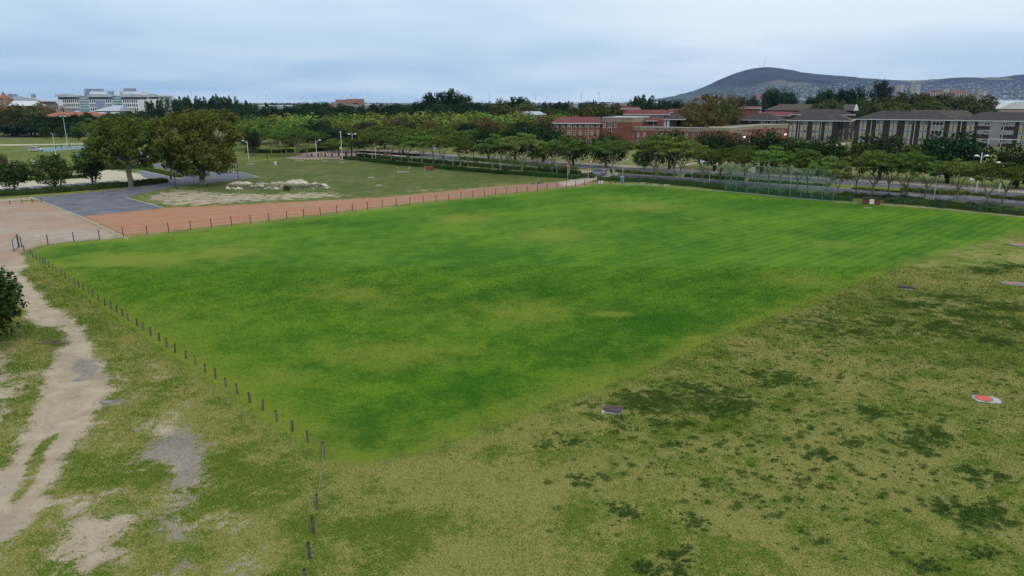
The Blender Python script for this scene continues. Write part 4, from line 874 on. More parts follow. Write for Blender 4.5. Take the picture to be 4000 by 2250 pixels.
# ------------------------------------------------------------------ buildings
_wm = {}
class Bld:
    """a building front from photo column px0 at distance Y0 to column px1 at distance Y1; local x runs along it, y away from the viewer"""
    def __init__(s, name, label, px0, Y0, px1, Y1, z0=None, cat='building', group=None):
        a, b = at(px0, 500, Y0), at(px1, 500, Y1); s.a = Vector((a.x, a.y)); s.d = (Vector((b.x, b.y)) - s.a); s.L = s.d.length; s.d.normalize()
        s.z0 = float(hg(a.x, a.y)) if z0 is None else z0
        s.o = empty(name, (a.x, a.y, s.z0), math.atan2(s.d.y, s.d.x), label, cat, group)
    def lx(s, px):
        dx, dy, _ = ray(px, 500); k = dx/dy                     # X = k*Y meets the front
        return (k*s.a.y - s.a.x) / (s.d.x - k*s.d.y)
    def lz(s, py, x):
        Y = s.a.y + s.d.y*x; return at(2000, py, Y).z - s.z0
    def wall(s, x0, x1, y0, y1, z0, z1, m, name='wall'): return MB().box(x0, x1, y0, y1, z0, z1).build(name, m, s.o)
    def window(s, x, z, w_, h_, frame='white', pane='pane', cols=2, rows=1, y=0.0, name='window', sill=None):
        k = (round(w_, 2), round(h_, 2), frame, pane, cols, rows)
        if k not in _wm:
            t_ = min(.09, w_*.1); mb = MB()
            mb.box(-w_/2, w_/2, -.06, .02, -h_/2, -h_/2+t_); mb.box(-w_/2, w_/2, -.06, .02, h_/2-t_, h_/2)
            for i in range(cols+1):
                xx = -w_/2 + (w_-t_)*i/cols; mb.box(xx, xx+t_, -.055, .02, -h_/2+t_, h_/2-t_)
            for i in range(1, rows): zz = -h_/2 + h_*i/rows; mb.box(-w_/2+t_, w_/2-t_, -.05, .02, zz-t_/2, zz+t_/2)
            _wm[k] = (mb.mesh('window', M[frame]), MB().box(-w_/2+.02, w_/2-.02, -.025, .01, -h_/2+.02, h_/2-.02).mesh('pane', M[pane]))
        f = bpy.data.objects.new(name, _wm[k][0]); link(f, s.o); f.location = (x, y, z)
        p = bpy.data.objects.new('pane', _wm[k][1]); link(p, f)
        if sill: q = box('sill', f, (0, -.08, -h_/2-.09), (w_+.2, .16, .16), M[sill])
        return f
    def hip(s, x0, x1, y0, y1, z, h, m, ov=.5, hipL=None, hipR=None, name='roof'):
        x0 -= ov; x1 += ov; y0 -= ov; y1 += ov; ym = (y0+y1)/2; hl = (y1-y0)/2 if hipL is None else hipL; hr_ = (y1-y0)/2 if hipR is None else hipR
        mb = MB(); mb.add([(x0,y0,z),(x1,y0,z),(x1,y1,z),(x0,y1,z),(x0+hl,ym,z+h),(x1-hr_,ym,z+h)], [(0,1,5,4),(1,2,5),(2,3,4,5),(3,0,4),(3,2,1,0)])
        o = mb.build(name, m, s.o)
        mb = MB(); mb.box(x0+.02, x1-.02, y0-.06, y0+.06, z-.22, z+.05); mb.box(x0-.06, x0+.06, y0, y1, z-.22, z+.05); mb.box(x1-.06, x1+.06, y0, y1, z-.22, z+.05)
        mb.build('gutter', M['white'], o); return o
    def pipe(s, x, z0, z1, m='white', y=-.12, r=.09): return MB().tube([(x, y, z0), (x, y, z1)], r, 6).build('downpipe', M[m], s.o)

# --- long brown hostel at the right
def pair(b, px, zs, w_=1.0):
    """two window columns side by side with cream panels between the floors"""
    for sgn in (-1, 1):
        x = b.lx(px) + sgn*(w_/2 + .14)
        for k, zc in enumerate(zs):
            b.window(x, zc, w_, 1.5, 'white', 'pane', 2, 1)
            if k < len(zs): box('panel', b.o, (x, -.02, zc-1.5), (w_, .08, 1.46), M['cream'])
b = Bld('hostel', 'long brown brick hostel with cream window panels nearest the right edge', 3338, 283, 4160, 247)
Z = 9.0; b.wall(0, b.L, 0, 13, -.6, Z, M['brick_dark'])
b.hip(0, b.L*.505, 0, 13, Z, 3.0, M['grey_roof'], .7, 8, 7); r2 = b.hip(b.L*.505+1.5, b.L, .3, 13.3, Z-.05, 2.9, M['grey_roof'], .7, 7, 7)
ro = b.hip(b.L*.2, b.L*.62, 9, 21, Z-.5, 3.9, M['brown_roof'], .3, 5, 5)
b.wall(b.L*.2, b.L*.62, 13.2, 20, -.6, Z-.6, M['brick_dark'])
ZS = [7.75, 4.75, 1.75]
for px in (3370, 3434, 3489, 3547, 3607, 3723, 3790, 3997): pair(b, px, ZS)
for px in (3402, 3573, 3753, 3920): b.pipe(b.lx(px), 0, Z)
x0, x1 = b.lx(3634), b.lx(3688); b.wall(x0, x1, -.25, .2, -.5, Z-.3, M['grey_wall'], 'stair_bay')
for z in (7.7, 4.6, 1.5): b.window((x0+x1)/2, z, 3.6, 1.5, 'white', 'pane_dark', 3, 1, -.27)
x0, x1 = b.lx(3818), b.lx(3962); xm = (x0+x1)/2; b.wall(xm-1.7, xm+1.7, -.2, .2, -.5, Z-.3, M['grey_wall'], 'stair_bay')
for z in (7.8, 4.9, 1.9):
    b.wall(x0, xm-1.72, -.16, .1, z-.75, z+.85, M['grey_wall'], 'balcony_band'); b.wall(xm+1.72, x1, -.16, .1, z-.75, z+.85, M['grey_wall'], 'balcony_band')
    b.window(xm-2.7, z+.15, 1.9, .8, 'white', 'pane_dark', 2, 1, -.18); b.window(xm+2.7, z+.15, 1.9, .8, 'white', 'pane_dark', 2, 1, -.18)
# --- second hostel wing
b = Bld('hostel', 'brown brick hostel wing left of the longest one, with cream window panels', 3077, 303, 3270, 296)
Z = at(2000, 471, 300).z - b.z0; b.wall(0, b.L, 0, 12, -.6, Z, M['brick_dark']); b.hip(0, b.L+5, 0, 12, Z, 3.0, M['grey_roof'], .7, 7, 7)
ZS = [Z-1.35, Z-4.35, Z-7.2]
for px in (3096, 3139, 3187, 3236): pair(b, px, ZS, w_=1.15)
for px in (3118, 3207): b.pipe(b.lx(px), 0, Z)
b2 = Bld('hostel', 'brown brick hostel end wall turned aside between the two long hostel fronts', 3272, 295.5, 3336, 312)
b2.wall(0, b2.L, .2, 6, -.6, Z-.1, M['brick_dark']); b2.hip(-.3, b2.L, .5, 9, Z-.05, 2.4, M['brown_roof'], .5, 4, 4)
for px in (3285, 3300, 3322):
    x = b2.lx(px)
    for zc in ZS: b2.window(x, zc, 1.4, 1.5, 'cream', 'pane', 2, 1, .2)
b2.pipe(b2.lx(3292), 0, Z)
# --- grey roofed annex behind the brick wing
b = Bld('annex', 'grey roofed low brick annex right of the brown autumn trees', 2870, 345, 3062, 330, z0=0)
Z = at(2000, 469, 338).z; b.wall(0, b.L, 0, 11, -.3, Z, M['brick_dark']); b.hip(0, b.L*.88, 0, 11, Z, 2.9, M['grey_roof'], .6, 7, 7)
for px in (2971, 2982, 3012, 3022): b.window(b.lx(px), Z-1.4, 1.25, 1.7, 'white', 'pane', 2, 1)
b.window(b.lx(3047), Z-1.1, 3.0, .9, 'white', 'pane_dark', 4, 1)
for px in (2926, 2929): b.window(b.lx(px), Z-.8, 1.0, .5, 'white', 'pane_dark', 2, 1)
b.pipe(b.lx(2996), 0, Z)
# --- roofs further back
b = Bld('hall', 'large hall with a long brown tiled roof and white gable behind the hostels', 2985, 420, 3320, 395, z0=0)
Z = at(2000, 432, 400).z; zr = at(2000, 407, 410).z - Z
b.wall(0, b.L, 0, 16, -.3, Z, M['brick_dark']); mb = MB(); L = b.L
mb.add([(-1,-1,Z),(L+1,-1,Z),(L+1,17,Z),(-1,17,Z),(6,8,Z+zr),(L+.5,8,Z+zr)], [(0,1,5,4),(2,3,4,5),(3,0,4),(3,2,1,0)]); mb.build('roof', M['brown_roof'], b.o)
mb = MB(); mb.add([(L+.6,-.6,Z),(L+.6,16.6,Z),(L+.6,8,Z+zr-.1),(L+1.0,-.6,Z),(L+1.0,16.6,Z),(L+1.0,8,Z+zr-.1)], [(0,2,1),(3,4,5),(0,1,4,3),(1,2,5,4),(2,0,3,5)]); mb.build('gable', M['white_wall'], b.o)
b = Bld('hostel_block', 'grey roofed block directly behind the second hostel wing', 3085, 345, 3330, 335, z0=0)
Z = at(2000, 448, 340).z; b.wall(0, b.L, 0, 12, -.3, Z, M['brick_dark']); b.hip(0, b.L, 0, 12, Z, 2.6, M['grey_roof'], .6)
b = Bld('red_roof_house', 'red metal roofed building right of the brown autumn trees', 2950, 375, 3092, 360, z0=0)
Z = at(2000, 451, 368).z; b.wall(0, b.L, 0, 10, -.3, Z, M['brick']); b.hip(0, b.L, 0, 10, Z, 1.9, M['red_roof'], .6, 3, 3)
b = Bld('red_roof_pavilion', 'raised red roofed pavilion between autumn trees and the brown hall', 2880, 385, 2955, 380, z0=0)
Z = at(2000, 422, 382).z; b.wall(.6, b.L-.6, 0, 7, -.3, Z, M['brick']); b.hip(0, b.L, 0, 7, Z, .9, M['red_roof'], .4, 1, 1)

# --- red brick residence
def brickwin(b, px, py, w_=.85, h_=1.65, **k):
    x = b.lx(px); return b.window(x, b.lz(py, x), w_, h_, 'white', 'pane_dark', 1, 2, sill='cream', **k)
b = Bld('brick_residence', 'three storey red brick residence with dark red roof and pale downpipes', 2150, 280, 2352, 279, z0=0)
Z = b.lz(481, 5); b.wall(0, b.L, 0, 14, -.3, Z-.02, M['brick']); xl_ = b.lx(2165)
b.hip(xl_, b.L-.4, 0, 14, Z, b.lz(463, 5)-Z+.5, M['red_roof'], .5, 3, .5)
PXW = (2175, 2199, 2222, 2245, 2267, 2290, 2313, 2336)
b.wall(xl_+.3, b.L-.2, -.03, .02, b.lz(496, 5), Z-.3, M['dark'], 'eave_shade_band')  # near-black strip standing in for the shade under the eaves
for px in PXW:
    brickwin(b, px, 489, 1.0, 1.25, y=-.05); brickwin(b, px, 518); brickwin(b, px, 547)
b.wall(0, b.L, -.06, .02, b.lz(497.5, 5), b.lz(496, 5), M['tan_wall'], 'string_course')
for px in (2165.5, 2231, 2299): b.pipe(b.lx(px), .1, Z, 'cream', r=.16)
for px, py in ((2155, 517), (2160, 533)): b.window(b.lx(px), b.lz(py, 0), .6, 1.4, 'dark', 'pane_dark', 1, 1)
for px in (2208, 2324): box('wall_lamp', b.o, (b.lx(px), -.1, b.lz(534, 5)), (.35, .2, .35), M['white'])
b = Bld('brick_residence', 'taller red brick stair block with tan parapet right of the red roof', 2352, 278, 2470, 272, z0=0)
Z = b.lz(460, 3); b.wall(0, b.L, 0, 12, -.3, b.lz(477, 3), M['brick']); b.wall(-.1, b.L+.1, -.1, 12.1, b.lz(477, 3), Z, M['tan_wall'], 'parapet')
b.wall(-.2, b.L+.2, -.25, 12.3, Z, Z+.25, M['concrete'], 'coping')
for py in (485, 506): b.window(b.lx(2382), b.lz(py, 5), 1.5, 1.5, 'white', 'pane_dark', 2, 1)
for px in (2361, 2403): brickwin(b, px, 490)
b.wall(0, b.lx(2430), -.06, .02, b.lz(498, 5), b.lz(496.5, 5), M['tan_wall'], 'string_course')
b.wall(b.lx(2348), b.lx(2365), -.5, .02, b.lz(540, 3), b.lz(537.5, 3), M['white'], 'door_canopy')
b = Bld('brick_wing', 'long two storey red brick wing with tan parapet band behind the trees', 2416, 276, 2771, 257, z0=0)
Z = b.lz(496, 5); zb = b.lz(509, 5); b.wall(0, b.L, 0, 10, -.3, zb, M['brick']); b.wall(-.05, b.L+.05, -.08, 10.1, zb, Z, M['tan_wall'], 'parapet'); b.wall(-.1, b.L+.1, -.2, .5, Z, Z+.22, M['concrete'], 'coping')
for px in (2427, 2450, 2471, 2494, 2518, 2563, 2586, 2612, 2635, 2658, 2683, 2710, 2733, 2752):
    x = b.lx(px); b.window(x, zb-1.55, .9, 1.6, 'white', 'pane_dark', 1, 2, sill='cream')
    b.window(x, zb-4.45, .9, 1.6, 'white', 'pane_dark', 1, 2, sill='cream')
b.pipe(b.lx(2436), .1, b.lz(480, 1), 'cream', r=.16); b.pipe(b.lx(2424), 0, 1.4, 'cream', r=.12)
for i, px in enumerate((2495, 2564, 2636, 2708)): box('vent', b.o, (b.lx(px), -.1, Z-.45), (.3, .15, .25), M['dark'])
b = Bld('brick_wing', 'short projecting red brick bay at the right end of the long wing', 2771, 257, 2818, 256, z0=0)
b.wall(0, b.L, 0, 11, -.3, b.lz(508, 1), M['brick']); b.wall(-.05, b.L+.05, -.08, 11, b.lz(508, 1), b.lz(498, 1), M['tan_wall'], 'parapet'); b.wall(-.1, b.L+.1, -.2, .4, b.lz(498, 1), b.lz(498, 1)+.2, M['concrete'], 'coping')
for px in (2779, 2793, 2806): brickwin(b, px, 526, .8, 1.5)
b = Bld('brick_wing', 'shadowed red brick return wall between the bay and the lamp lit wing', 2818, 256, 2850, 242, z0=0)
b.wall(0, b.L, .02, 4, -.3, b.lz(514, 6), M['brick']); b.wall(-.05, b.L, -.06, 4, b.lz(514, 6), b.lz(501, 6), M['tan_wall'], 'parapet')
b = Bld('brick_wing', 'red brick wing stepping back, with six narrow windows and a wall lamp', 2850, 242, 2942, 262, z0=0)
b.wall(0, b.L, .02, 9, -.3, b.lz(512, 2), M['brick']); b.wall(-.05, b.L+.05, -.06, 9, b.lz(512, 2), b.lz(500.5, 2), M['tan_wall'], 'parapet'); b.wall(-.1, b.L+.1, -.2, .4, b.lz(500.5, 2), b.lz(500.5, 2)+.2, M['concrete'], 'coping')
for px in (2855, 2871, 2887, 2902, 2917, 2932):
    x = b.lx(px); b.window(x, b.lz(512, 2)-1.5, .85, 1.6, 'white', 'pane_dark', 1, 2, sill='cream'); b.window(x, b.lz(512, 2)-4.3, .85, 1.6, 'white', 'pane_dark', 1, 2, sill='cream')
lampm = bpy.data.materials.new('lit_lamp'); lampm.use_nodes = True; lp = lampm.node_tree.nodes['Principled BSDF']; lp.inputs['Emission Color'].default_value = (1, .93, .8, 1); lp.inputs['Emission Strength'].default_value = 3
b3 = MB(); x = b.lx(2908); b3.cbox((x, -.25, b.lz(535.5, x)), (.5, .4, .4)); b3.build('wall_lamp', lampm, b.o)
b = Bld('brick_wing', 'farthest right red brick wing with tan parapet beside the hostel', 2942, 262, 3078, 282, z0=0)
b.wall(0, b.L, .02, 9, -.3, b.lz(505, 3), M['brick']); b.wall(-.05, b.L+.05, -.06, 9, b.lz(505, 3), b.lz(491, 3), M['tan_wall'], 'parapet'); b.wall(-.1, b.L+.1, -.2, .4, b.lz(491, 3), b.lz(491, 3)+.2, M['concrete'], 'coping')
for px in (2990, 3005, 3018, 3032, 3045, 3058): x = b.lx(px); b.window(x, b.lz(505, 3)-1.5, .85, 1.6, 'white', 'pane_dark', 1, 2, sill='cream')
b3 = MB(); x = b.lx(3068); b3.cbox((x, -.25, b.lz(525, x)), (.5, .4, .4)); b3.build('wall_lamp', lampm, b.o)
# upper blocks behind the wing
b = Bld('brick_block', 'upper brick block with pale parapet and dark openings behind the long wing', 2402, 300, 2592, 296, z0=0)
Z = b.lz(455, 3); b.wall(0, b.L, 0, 10, -.3, b.lz(466, 3), M['brick']); b.wall(-.05, b.lx(2530), -.06, 10, b.lz(466, 3), Z-.4, M['tan_wall'], 'parapet'); b.wall(-.2, b.lx(2532), -.3, 10, Z-.4, Z, M['concrete'], 'coping')
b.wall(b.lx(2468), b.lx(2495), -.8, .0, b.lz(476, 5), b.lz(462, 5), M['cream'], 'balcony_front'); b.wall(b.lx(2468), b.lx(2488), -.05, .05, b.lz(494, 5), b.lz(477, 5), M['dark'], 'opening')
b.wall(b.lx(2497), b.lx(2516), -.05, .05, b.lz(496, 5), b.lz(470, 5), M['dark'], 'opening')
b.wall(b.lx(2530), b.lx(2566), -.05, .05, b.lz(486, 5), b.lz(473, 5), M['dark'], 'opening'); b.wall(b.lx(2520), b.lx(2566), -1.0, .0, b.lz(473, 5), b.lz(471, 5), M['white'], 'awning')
b.pipe(b.lx(2552), b.lz(497, 5), b.lz(474, 5), 'cream', r=.14)
b = Bld('red_roof_house', 'long red metal roof with a strip of windows above the brick block', 2440, 325, 2610, 322, z0=0)
Z = b.lz(447, 3); b.wall(0, b.L, 0, 9, -.3, Z, M['brick']); b.hip(0, b.L, 0, 9, Z, 2.0, M['red_roof'], .7, 2, 2)
for k in range(8): b.window(b.lx(2533+k*8.6), Z-.9, .85, 1.1, 'white', 'pane', 1, 1)
b = Bld('red_roof_house', 'small raised red roof at the left end of the long red roof', 2424, 335, 2492, 333, z0=0)
Z = b.lz(425, 3); b.wall(.8, b.L-.8, 0, 6, -.3, Z, M['brick']); b.hip(0, b.L, 0, 6, Z, .9, M['red_roof'], .3, .5, .5)
b = Bld('red_roof_house', 'dull red roof just left of the brown autumn trees', 2595, 345, 2680, 342, z0=0)
Z = b.lz(440, 3); b.wall(0, b.L, 0, 9, -.3, Z, M['brick']); b.hip(0, b.L, 0, 9, Z, 1.7, M['red_roof'], .5, 2, 2)
b = Bld('annex', 'grey roofed block with pale window strips just left of the autumn trees', 2590, 300, 2640, 298, z0=0)
Z = b.lz(466, 3); b.wall(0, b.L, 0, 9, -.3, Z, M['brick_dark']); b.hip(0, b.L+3, 0, 9, Z, 2.3, M['grey_roof'], .5, 4, 4)
for px in (2596, 2609): b.wall(b.lx(px)-.45, b.lx(px)+.45, -.06, .02, 3.5, Z-.3, M['white_wall'], 'window_strip')
b = Bld('pale_hall', 'pale grey metal roof peeping over the yellow green trees', 2048, 380, 2130, 385, z0=0)
Z = b.lz(448, 3); b.wall(0, b.L, 0, 12, -.3, Z, M['grey_wall']); b.hip(0, b.L, 0, 12, Z, 1.6, M['metal_roof'], .5, 4, 1)

# --- white teaching building at far left
b = Bld('teaching_block', 'white five storey teaching building with curved grey roofs and glass stair towers', 240, 600, 640, 600, z0=0)
def zz(py): return b.lz(py, 10)
def seg(px0, px1, top, m='white_wall', y0=0, y1=24, nm='wall'): return b.wall(b.lx(px0), b.lx(px1), y0, y1, -.5, zz(top), M[m], nm)
for (p0, p1, tp) in ((240, 322, 379), (362, 452, 379), (490, 590, 379)):
    seg(p0, p1, 389); b.wall(b.lx(p0+4), b.lx(p1-1), .4, 23, zz(389), zz(tp), M['louver'], 'clerestory')
    for k in range(int((p1-p0-8)/8)): box('clerestory_pane', b.o, (b.lx(p0+8+k*8), .3, zz(384)), (1.1, .12, 1.5), M['pane_far'])
    L0, L1 = b.lx(p0-2), b.lx(p1+3); n = 9; prof = [(L0+(L1-L0)*i/n, zz(379)+.2 + (zz(368)-zz(379))*math.sin(math.pi*min(1, .22+.6*i/n))) for i in range(n+1)]
    MB().extr(prof + [(L1, zz(379)), (L0, zz(379))], -1.2, 25).build('roof', M['metal_roof'], b.o)
    cols = [p0+24+i*7.9 for i in range(8)] if p0 == 240 else ([p0+6+i*7.9 for i in range(3)] + [p0+68+i*7.9 for i in range(3)] if p0 == 362 else [p0+7+i*8.2 for i in range(7)])
    for py in (395, 411, 427):
        for px in cols: box('window', b.o, (b.lx(px), -.03, zz(py)), (.95, .12, 2.2), M['pane_far'])
seg(362+26, 362+62, 391, 'louver', -.12, .5, 'wall_panel')
for p0, p1 in ((322, 362), (452, 490)):
    seg(p0, p1, 374, 'glass', 1.5, 22, 'stair_tower')
    for py in (383, 393, 403, 413, 423): b.wall(b.lx(p0), b.lx(p1), 1.2, 1.6, zz(py+1.2), zz(py-1.2), M['white_wall'], 'floor_band')
for (p0, p1, t0, t1) in ((320, 330, 358, 379), (352, 420, 357, 379), (448, 470, 357, 379), (481, 556, 357, 379)): b.wall(b.lx(p0), b.lx(p1), 6, 20, zz(t1), zz(t0), M['white_wall'], 'plant_room')
for (p0, p1, t0, t1) in ((329, 341, 346, 372), (344, 352, 352, 372), (354, 384, 346, 357), (408, 437, 356, 368), (481, 514, 344, 357)): b.wall(b.lx(p0), b.lx(p1), 8, 16, zz(t1), zz(t0), M['louver'], 'louvred_stack')
L0, L1 = b.lx(588), b.lx(640); prof = [(L0+(L1-L0)*i/8, zz(378)+.3+(zz(367)-zz(378))*math.sin(math.pi*(.12+.80*i/8))) for i in range(9)]
MB().extr(prof + [(L1, zz(379)), (L0, zz(379))], -1, 24).build('roof', M['metal_roof'], b.o); seg(590, 634, 379, 'white_wall')
for px in (609, 620, 631): b3 = MB(); b3.tube([(b.lx(px), -.2, zz(374)), (b.lx(px), .2, zz(374))], .9, 10); b3.build('round_window', M['pane_far'], b.o)
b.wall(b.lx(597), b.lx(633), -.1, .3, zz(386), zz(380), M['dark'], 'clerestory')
# --- others at far left
b = Bld('clock_house', 'brick house with pale corner frame and steep red spire at the left edge', -30, 560, 42, 560, z0=0)
b.wall(0, b.lx(10), 0, 12, -.3, b.lz(388, 3), M['far_tan']); b.wall(b.lx(10), b.lx(42), -1, 9, -.3, b.lz(383, 3), M['far_brown'])
for px in (10.5, 22, 41): b.wall(b.lx(px)-.35, b.lx(px)+.35, -1.3, -.9, 0, b.lz(382, 3), M['cream'], 'pilaster')
for py in (384, 407): b.wall(b.lx(9), b.lx(42.5), -1.35, -.95, b.lz(py+1, 3), b.lz(py-1, 3), M['cream'], 'cornice')
zc = b.lz(383, 3); xa, xb = b.lx(9), b.lx(38); xm = (xa+xb)/2; mb = MB()
mb.add([(xa,-2,zc),(xb,-2,zc),(xb,9,zc),(xa,9,zc),(xm-1.6,2,b.lz(374,3)),(xm+1.6,2,b.lz(374,3)),(xm+1.6,5,b.lz(374,3)),(xm-1.6,5,b.lz(374,3)),(xm,3.5,b.lz(357,3))], [(0,1,5,4),(1,2,6,5),(2,3,7,6),(3,0,4,7),(4,5,8),(5,6,8),(6,7,8),(7,4,8)]); rf = mb.build('roof', M['terracotta'], b.o)
MB().tube([(xm,3.5,b.lz(358,3)),(xm,3.5,b.lz(349,3))], .12, 5).build('finial', M['galv'], rf)
b.hip(b.lx(-30), b.lx(9), 0, 12, b.lz(388, 3), 3.2, M['terracotta'], .5)
b = Bld('lecture_hall', 'pale building with low curved roofs and vent stacks behind the white roof', 30, 620, 186, 620, z0=0)
b.wall(0, b.L*.95, 0, 20, -.3, b.lz(395, 3), M['grey_wall'])
x0, x1 = b.lx(35), b.lx(125); MB().extr([(x0+(x1-x0)*i/8, b.lz(392,3)+(b.lz(376,3)-b.lz(392,3))*math.sin(math.pi*(.1+.75*i/8))) for i in range(9)]+[(x1,b.lz(394,3)),(x0,b.lz(394,3))], 2, 22).build('roof', M['metal_roof'], b.o)
x0, x1 = b.lx(98), b.lx(188); MB().extr([(x0+(x1-x0)*i/8, b.lz(396,3)+(b.lz(383,3)-b.lz(396,3))*math.sin(math.pi*(.12+.86*i/8))) for i in range(9)]+[(x1,b.lz(397.5,3)),(x0,b.lz(398,3))], -2, 18).build('roof', M['metal_roof'], b.o)
for px, t0 in ((37, 366), (57, 367), (129, 367)): MB().box(b.lx(px)-1.1, b.lx(px)+1.1, 6, 9, b.lz(394,3), b.lz(t0,3)).build('vent_stack', M['louver'], b.o)
b = Bld('white_roof_hall', 'hall with a large plain white roof at the far left', 45, 540, 150, 540, z0=0)
b.wall(0, b.L, 0, 14, -.3, b.lz(412, 3), M['far_brown']); mb = MB(); zt, ze = b.lz(394, 3), b.lz(413, 3)
mb.add([(0,-.5,ze),(b.L,-.5,ze),(b.L*.86,7,zt),(b.L*.0,7,zt),(b.L,15,ze),(0,15,ze)], [(0,1,2,3),(1,4,2),(4,5,3,2),(5,0,3),(5,4,1,0)]); mb.build('roof', M['white'], b.o)
b = Bld('colonnade', 'terracotta roofed building with tan columns in front of the white teaching block', 190, 470, 264, 470, z0=0)
b.wall(0, b.L, .5, 10, -.3, b.lz(425, 3), M['far_tan']); b.wall(-.2, b.L+.2, 0, 10.5, b.lz(416, 3), b.lz(413, 3), M['far_tan'], 'cornice'); b.wall(0, b.lx(244), -2.5, .5, -.3, b.lz(437, 3), M['terracotta'])
for px in (192, 198, 220, 245, 252, 262): b.wall(b.lx(px)-.3, b.lx(px)+.3, 0, .5, 0, b.lz(416, 3), M['far_tan'], 'column')
b.wall(b.lx(247), b.lx(260), .45, .6, 0, b.lz(420, 3), M['dark'], 'opening')
b = Bld('low_hall', 'low hall with a broad terracotta roof below the colonnade', 168, 430, 395, 425, z0=0)
Z = b.lz(455, 5); b.wall(0, b.L, 0, 14, -.3, Z, M['far_brown']); b.hip(0, b.L*.95, 0, 14, Z, 2.6, M['terracotta'], .8, 7, 7)
b = Bld('low_hall', 'low hall with pale grey metal roofs below the white teaching block', 300, 460, 478, 455, z0=0)
Z = b.lz(450, 5); b.wall(0, b.L, 0, 14, -.3, Z, M['far_brown']); b.hip(0, b.L, 0, 14, Z, 1.8, M['metal_roof'], .6, 5, 3)
b = Bld('low_hall', 'dark sided hall with a slanting grey roof in front of the white teaching block', 380, 500, 470, 498, z0=0)
Z = b.lz(433, 5); b.wall(0, b.L, 0, 14, -.3, Z, M['brick_dark']); b.hip(0, b.L, 0, 14, Z, 3.4, M['metal_roof'], .6, 9, 0.5)
# --- skyline buildings
b = Bld('brick_tower', 'flat roofed brown brick block on the skyline above the yellow green trees', 1300, 900, 1422, 900, z0=0)
b.wall(0, b.lx(1358), 0, 20, -.5, b.lz(399, 3), M['far_brown']); b.wall(b.lx(1314), b.lx(1360), 3, 20, -.5, b.lz(389, 3), M['far_brown']); b.wall(b.lx(1359), b.lx(1416), 1, 20, -.5, b.lz(386, 3), M['far_brown'])
for k in range(16): b.wall(b.lx(1302+k*3.7)-.35, b.lx(1302+k*3.7)+.35, -.3, .02, 0, b.lz(400, 3), M['far_tan'], 'fin')
b.wall(b.lx(1386), b.lx(1402), .9, 1.1, b.lz(408, 3), b.lz(402, 3), M['dark'], 'opening'); b.wall(b.lx(1340), b.lx(1422), -6, -2, -.5, b.lz(409, 3), M['far_white'], 'low_front')
MB().tube([(b.lx(1389), 8, b.lz(386,3)), (b.lx(1389), 8, b.lz(378,3))], .3, 5).build('antenna', M['galv'], b.o)
for i, (p0, p1, t0, t1, Y, lb) in enumerate([(1012,1160,412,420,1000,'long low white roofed shed on the skyline above the casuarinas'),(1420,1515,406,414,1000,'low white roofed shed right of the brown skyline block'),(2070,2130,402,418,900,'pale low shed on the skyline among the pines'),(2215,2260,404,418,900,'small pale block on the skyline among pines'),(2310,2440,404,412,1100,'long pale shed on the skyline left of the red roofs'),(2560,2620,399,415,800,'white shed behind the evergreens by the red roofs'),(2770,2870,398,406,900,'white shed just behind the brown autumn trees'),(2400,2450,400,408,950,'white shed below the foot of the hill'),(2946,2972,398,410,800,'small white shed right of the autumn trees')]):
    b = Bld('shed', lb, p0, Y, p1, Y, z0=0); b.wall(0, b.L, 0, 25, -.5, b.lz(t0+2, 3), M['far_white']); b.hip(0, b.L, 0, 25, b.lz(t0+2, 3), b.lz(t0, 3)-b.lz(t0+2, 3)+.3, M['metal_roof'], .5, 3, 3)
for i, (p0, p1, t0, Y, lb) in enumerate([(3480,3512,331,4300,'left of two pale tower blocks at the foot of the hill'),(3535,3575,324,4300,'right of two pale tower blocks at the foot of the hill'),(2938,2975,364,4200,'reddish slab block at the foot of the hill left of the gums'),(3795,3838,352,3500,'grey tower block by the foot of the hill at the right'),(2480,2520,384,4500,'far low blocks where the hill meets the horizon')]):
    b = Bld('tower_block', lb, p0, Y, p1, Y, z0=0); b.wall(0, b.L*.6, 0, 20, -1, b.lz(t0, 3), M['far_tan' if i != 2 else 'far_brown']); b.wall(b.L*.62, b.L, 3, 22, -1, b.lz(t0+3, 3), M['far_white' if i != 2 else 'far_brown'])
    b.wall(b.L*.2, b.L*.4, 5, 12, b.lz(t0, 3), b.lz(t0, 3)+5, M['far_white'], 'lift_house')
b = Bld('columned_block', 'brown block with a row of white columns above the olive trees', 3615, 900, 3775, 900, z0=0)
b.wall(0, b.L, 2, 20, -.5, b.lz(360, 3), M['far_brown']); b.wall(b.lx(3650), b.lx(3760), 8, 18, 0, b.lz(351, 3), M['far_brown'], 'upper_storey')
for k in range(15): b.wall(b.lx(3618+k*10)-.5, b.lx(3618+k*10)+.5, 1, 1.9, 0, b.lz(361, 3), M['far_white'], 'column')
b.wall(b.lx(3672), b.lx(3694), 4, 9, 0, b.lz(349, 3), M['far_white'], 'lift_house')
b = Bld('tent_hall', 'white tent-like roof at the right edge behind the hostel', 3880, 480, 4080, 470, z0=0)
zt, ze = b.lz(398, 10), b.lz(424, 10); L = b.L; mb = MB()
prof = [(0, ze), (L*.12, ze+(zt-ze)*.22), (L*.2, ze+(zt-ze)*.55), (L*.27, ze+(zt-ze)*.86), (L*.36, zt), (L, zt)]
MB().extr(prof + [(L, ze-.3), (0, ze-.3)], 0, 22).build('roof', M['white'], b.o); b.wall(L*.03, L, .5, 21, -.3, ze-.3, M['far_tan'])
b = Bld('shed', 'long pale blue roofed shed behind the white tent roof', 3850, 620, 4120, 620, z0=0)
b.wall(0, b.L, 0, 20, -.5, b.lz(402, 3), M['louver']); b.hip(0, b.L, 0, 20, b.lz(402, 3), 2.2, M['metal_roof'], .5, 3, 3)
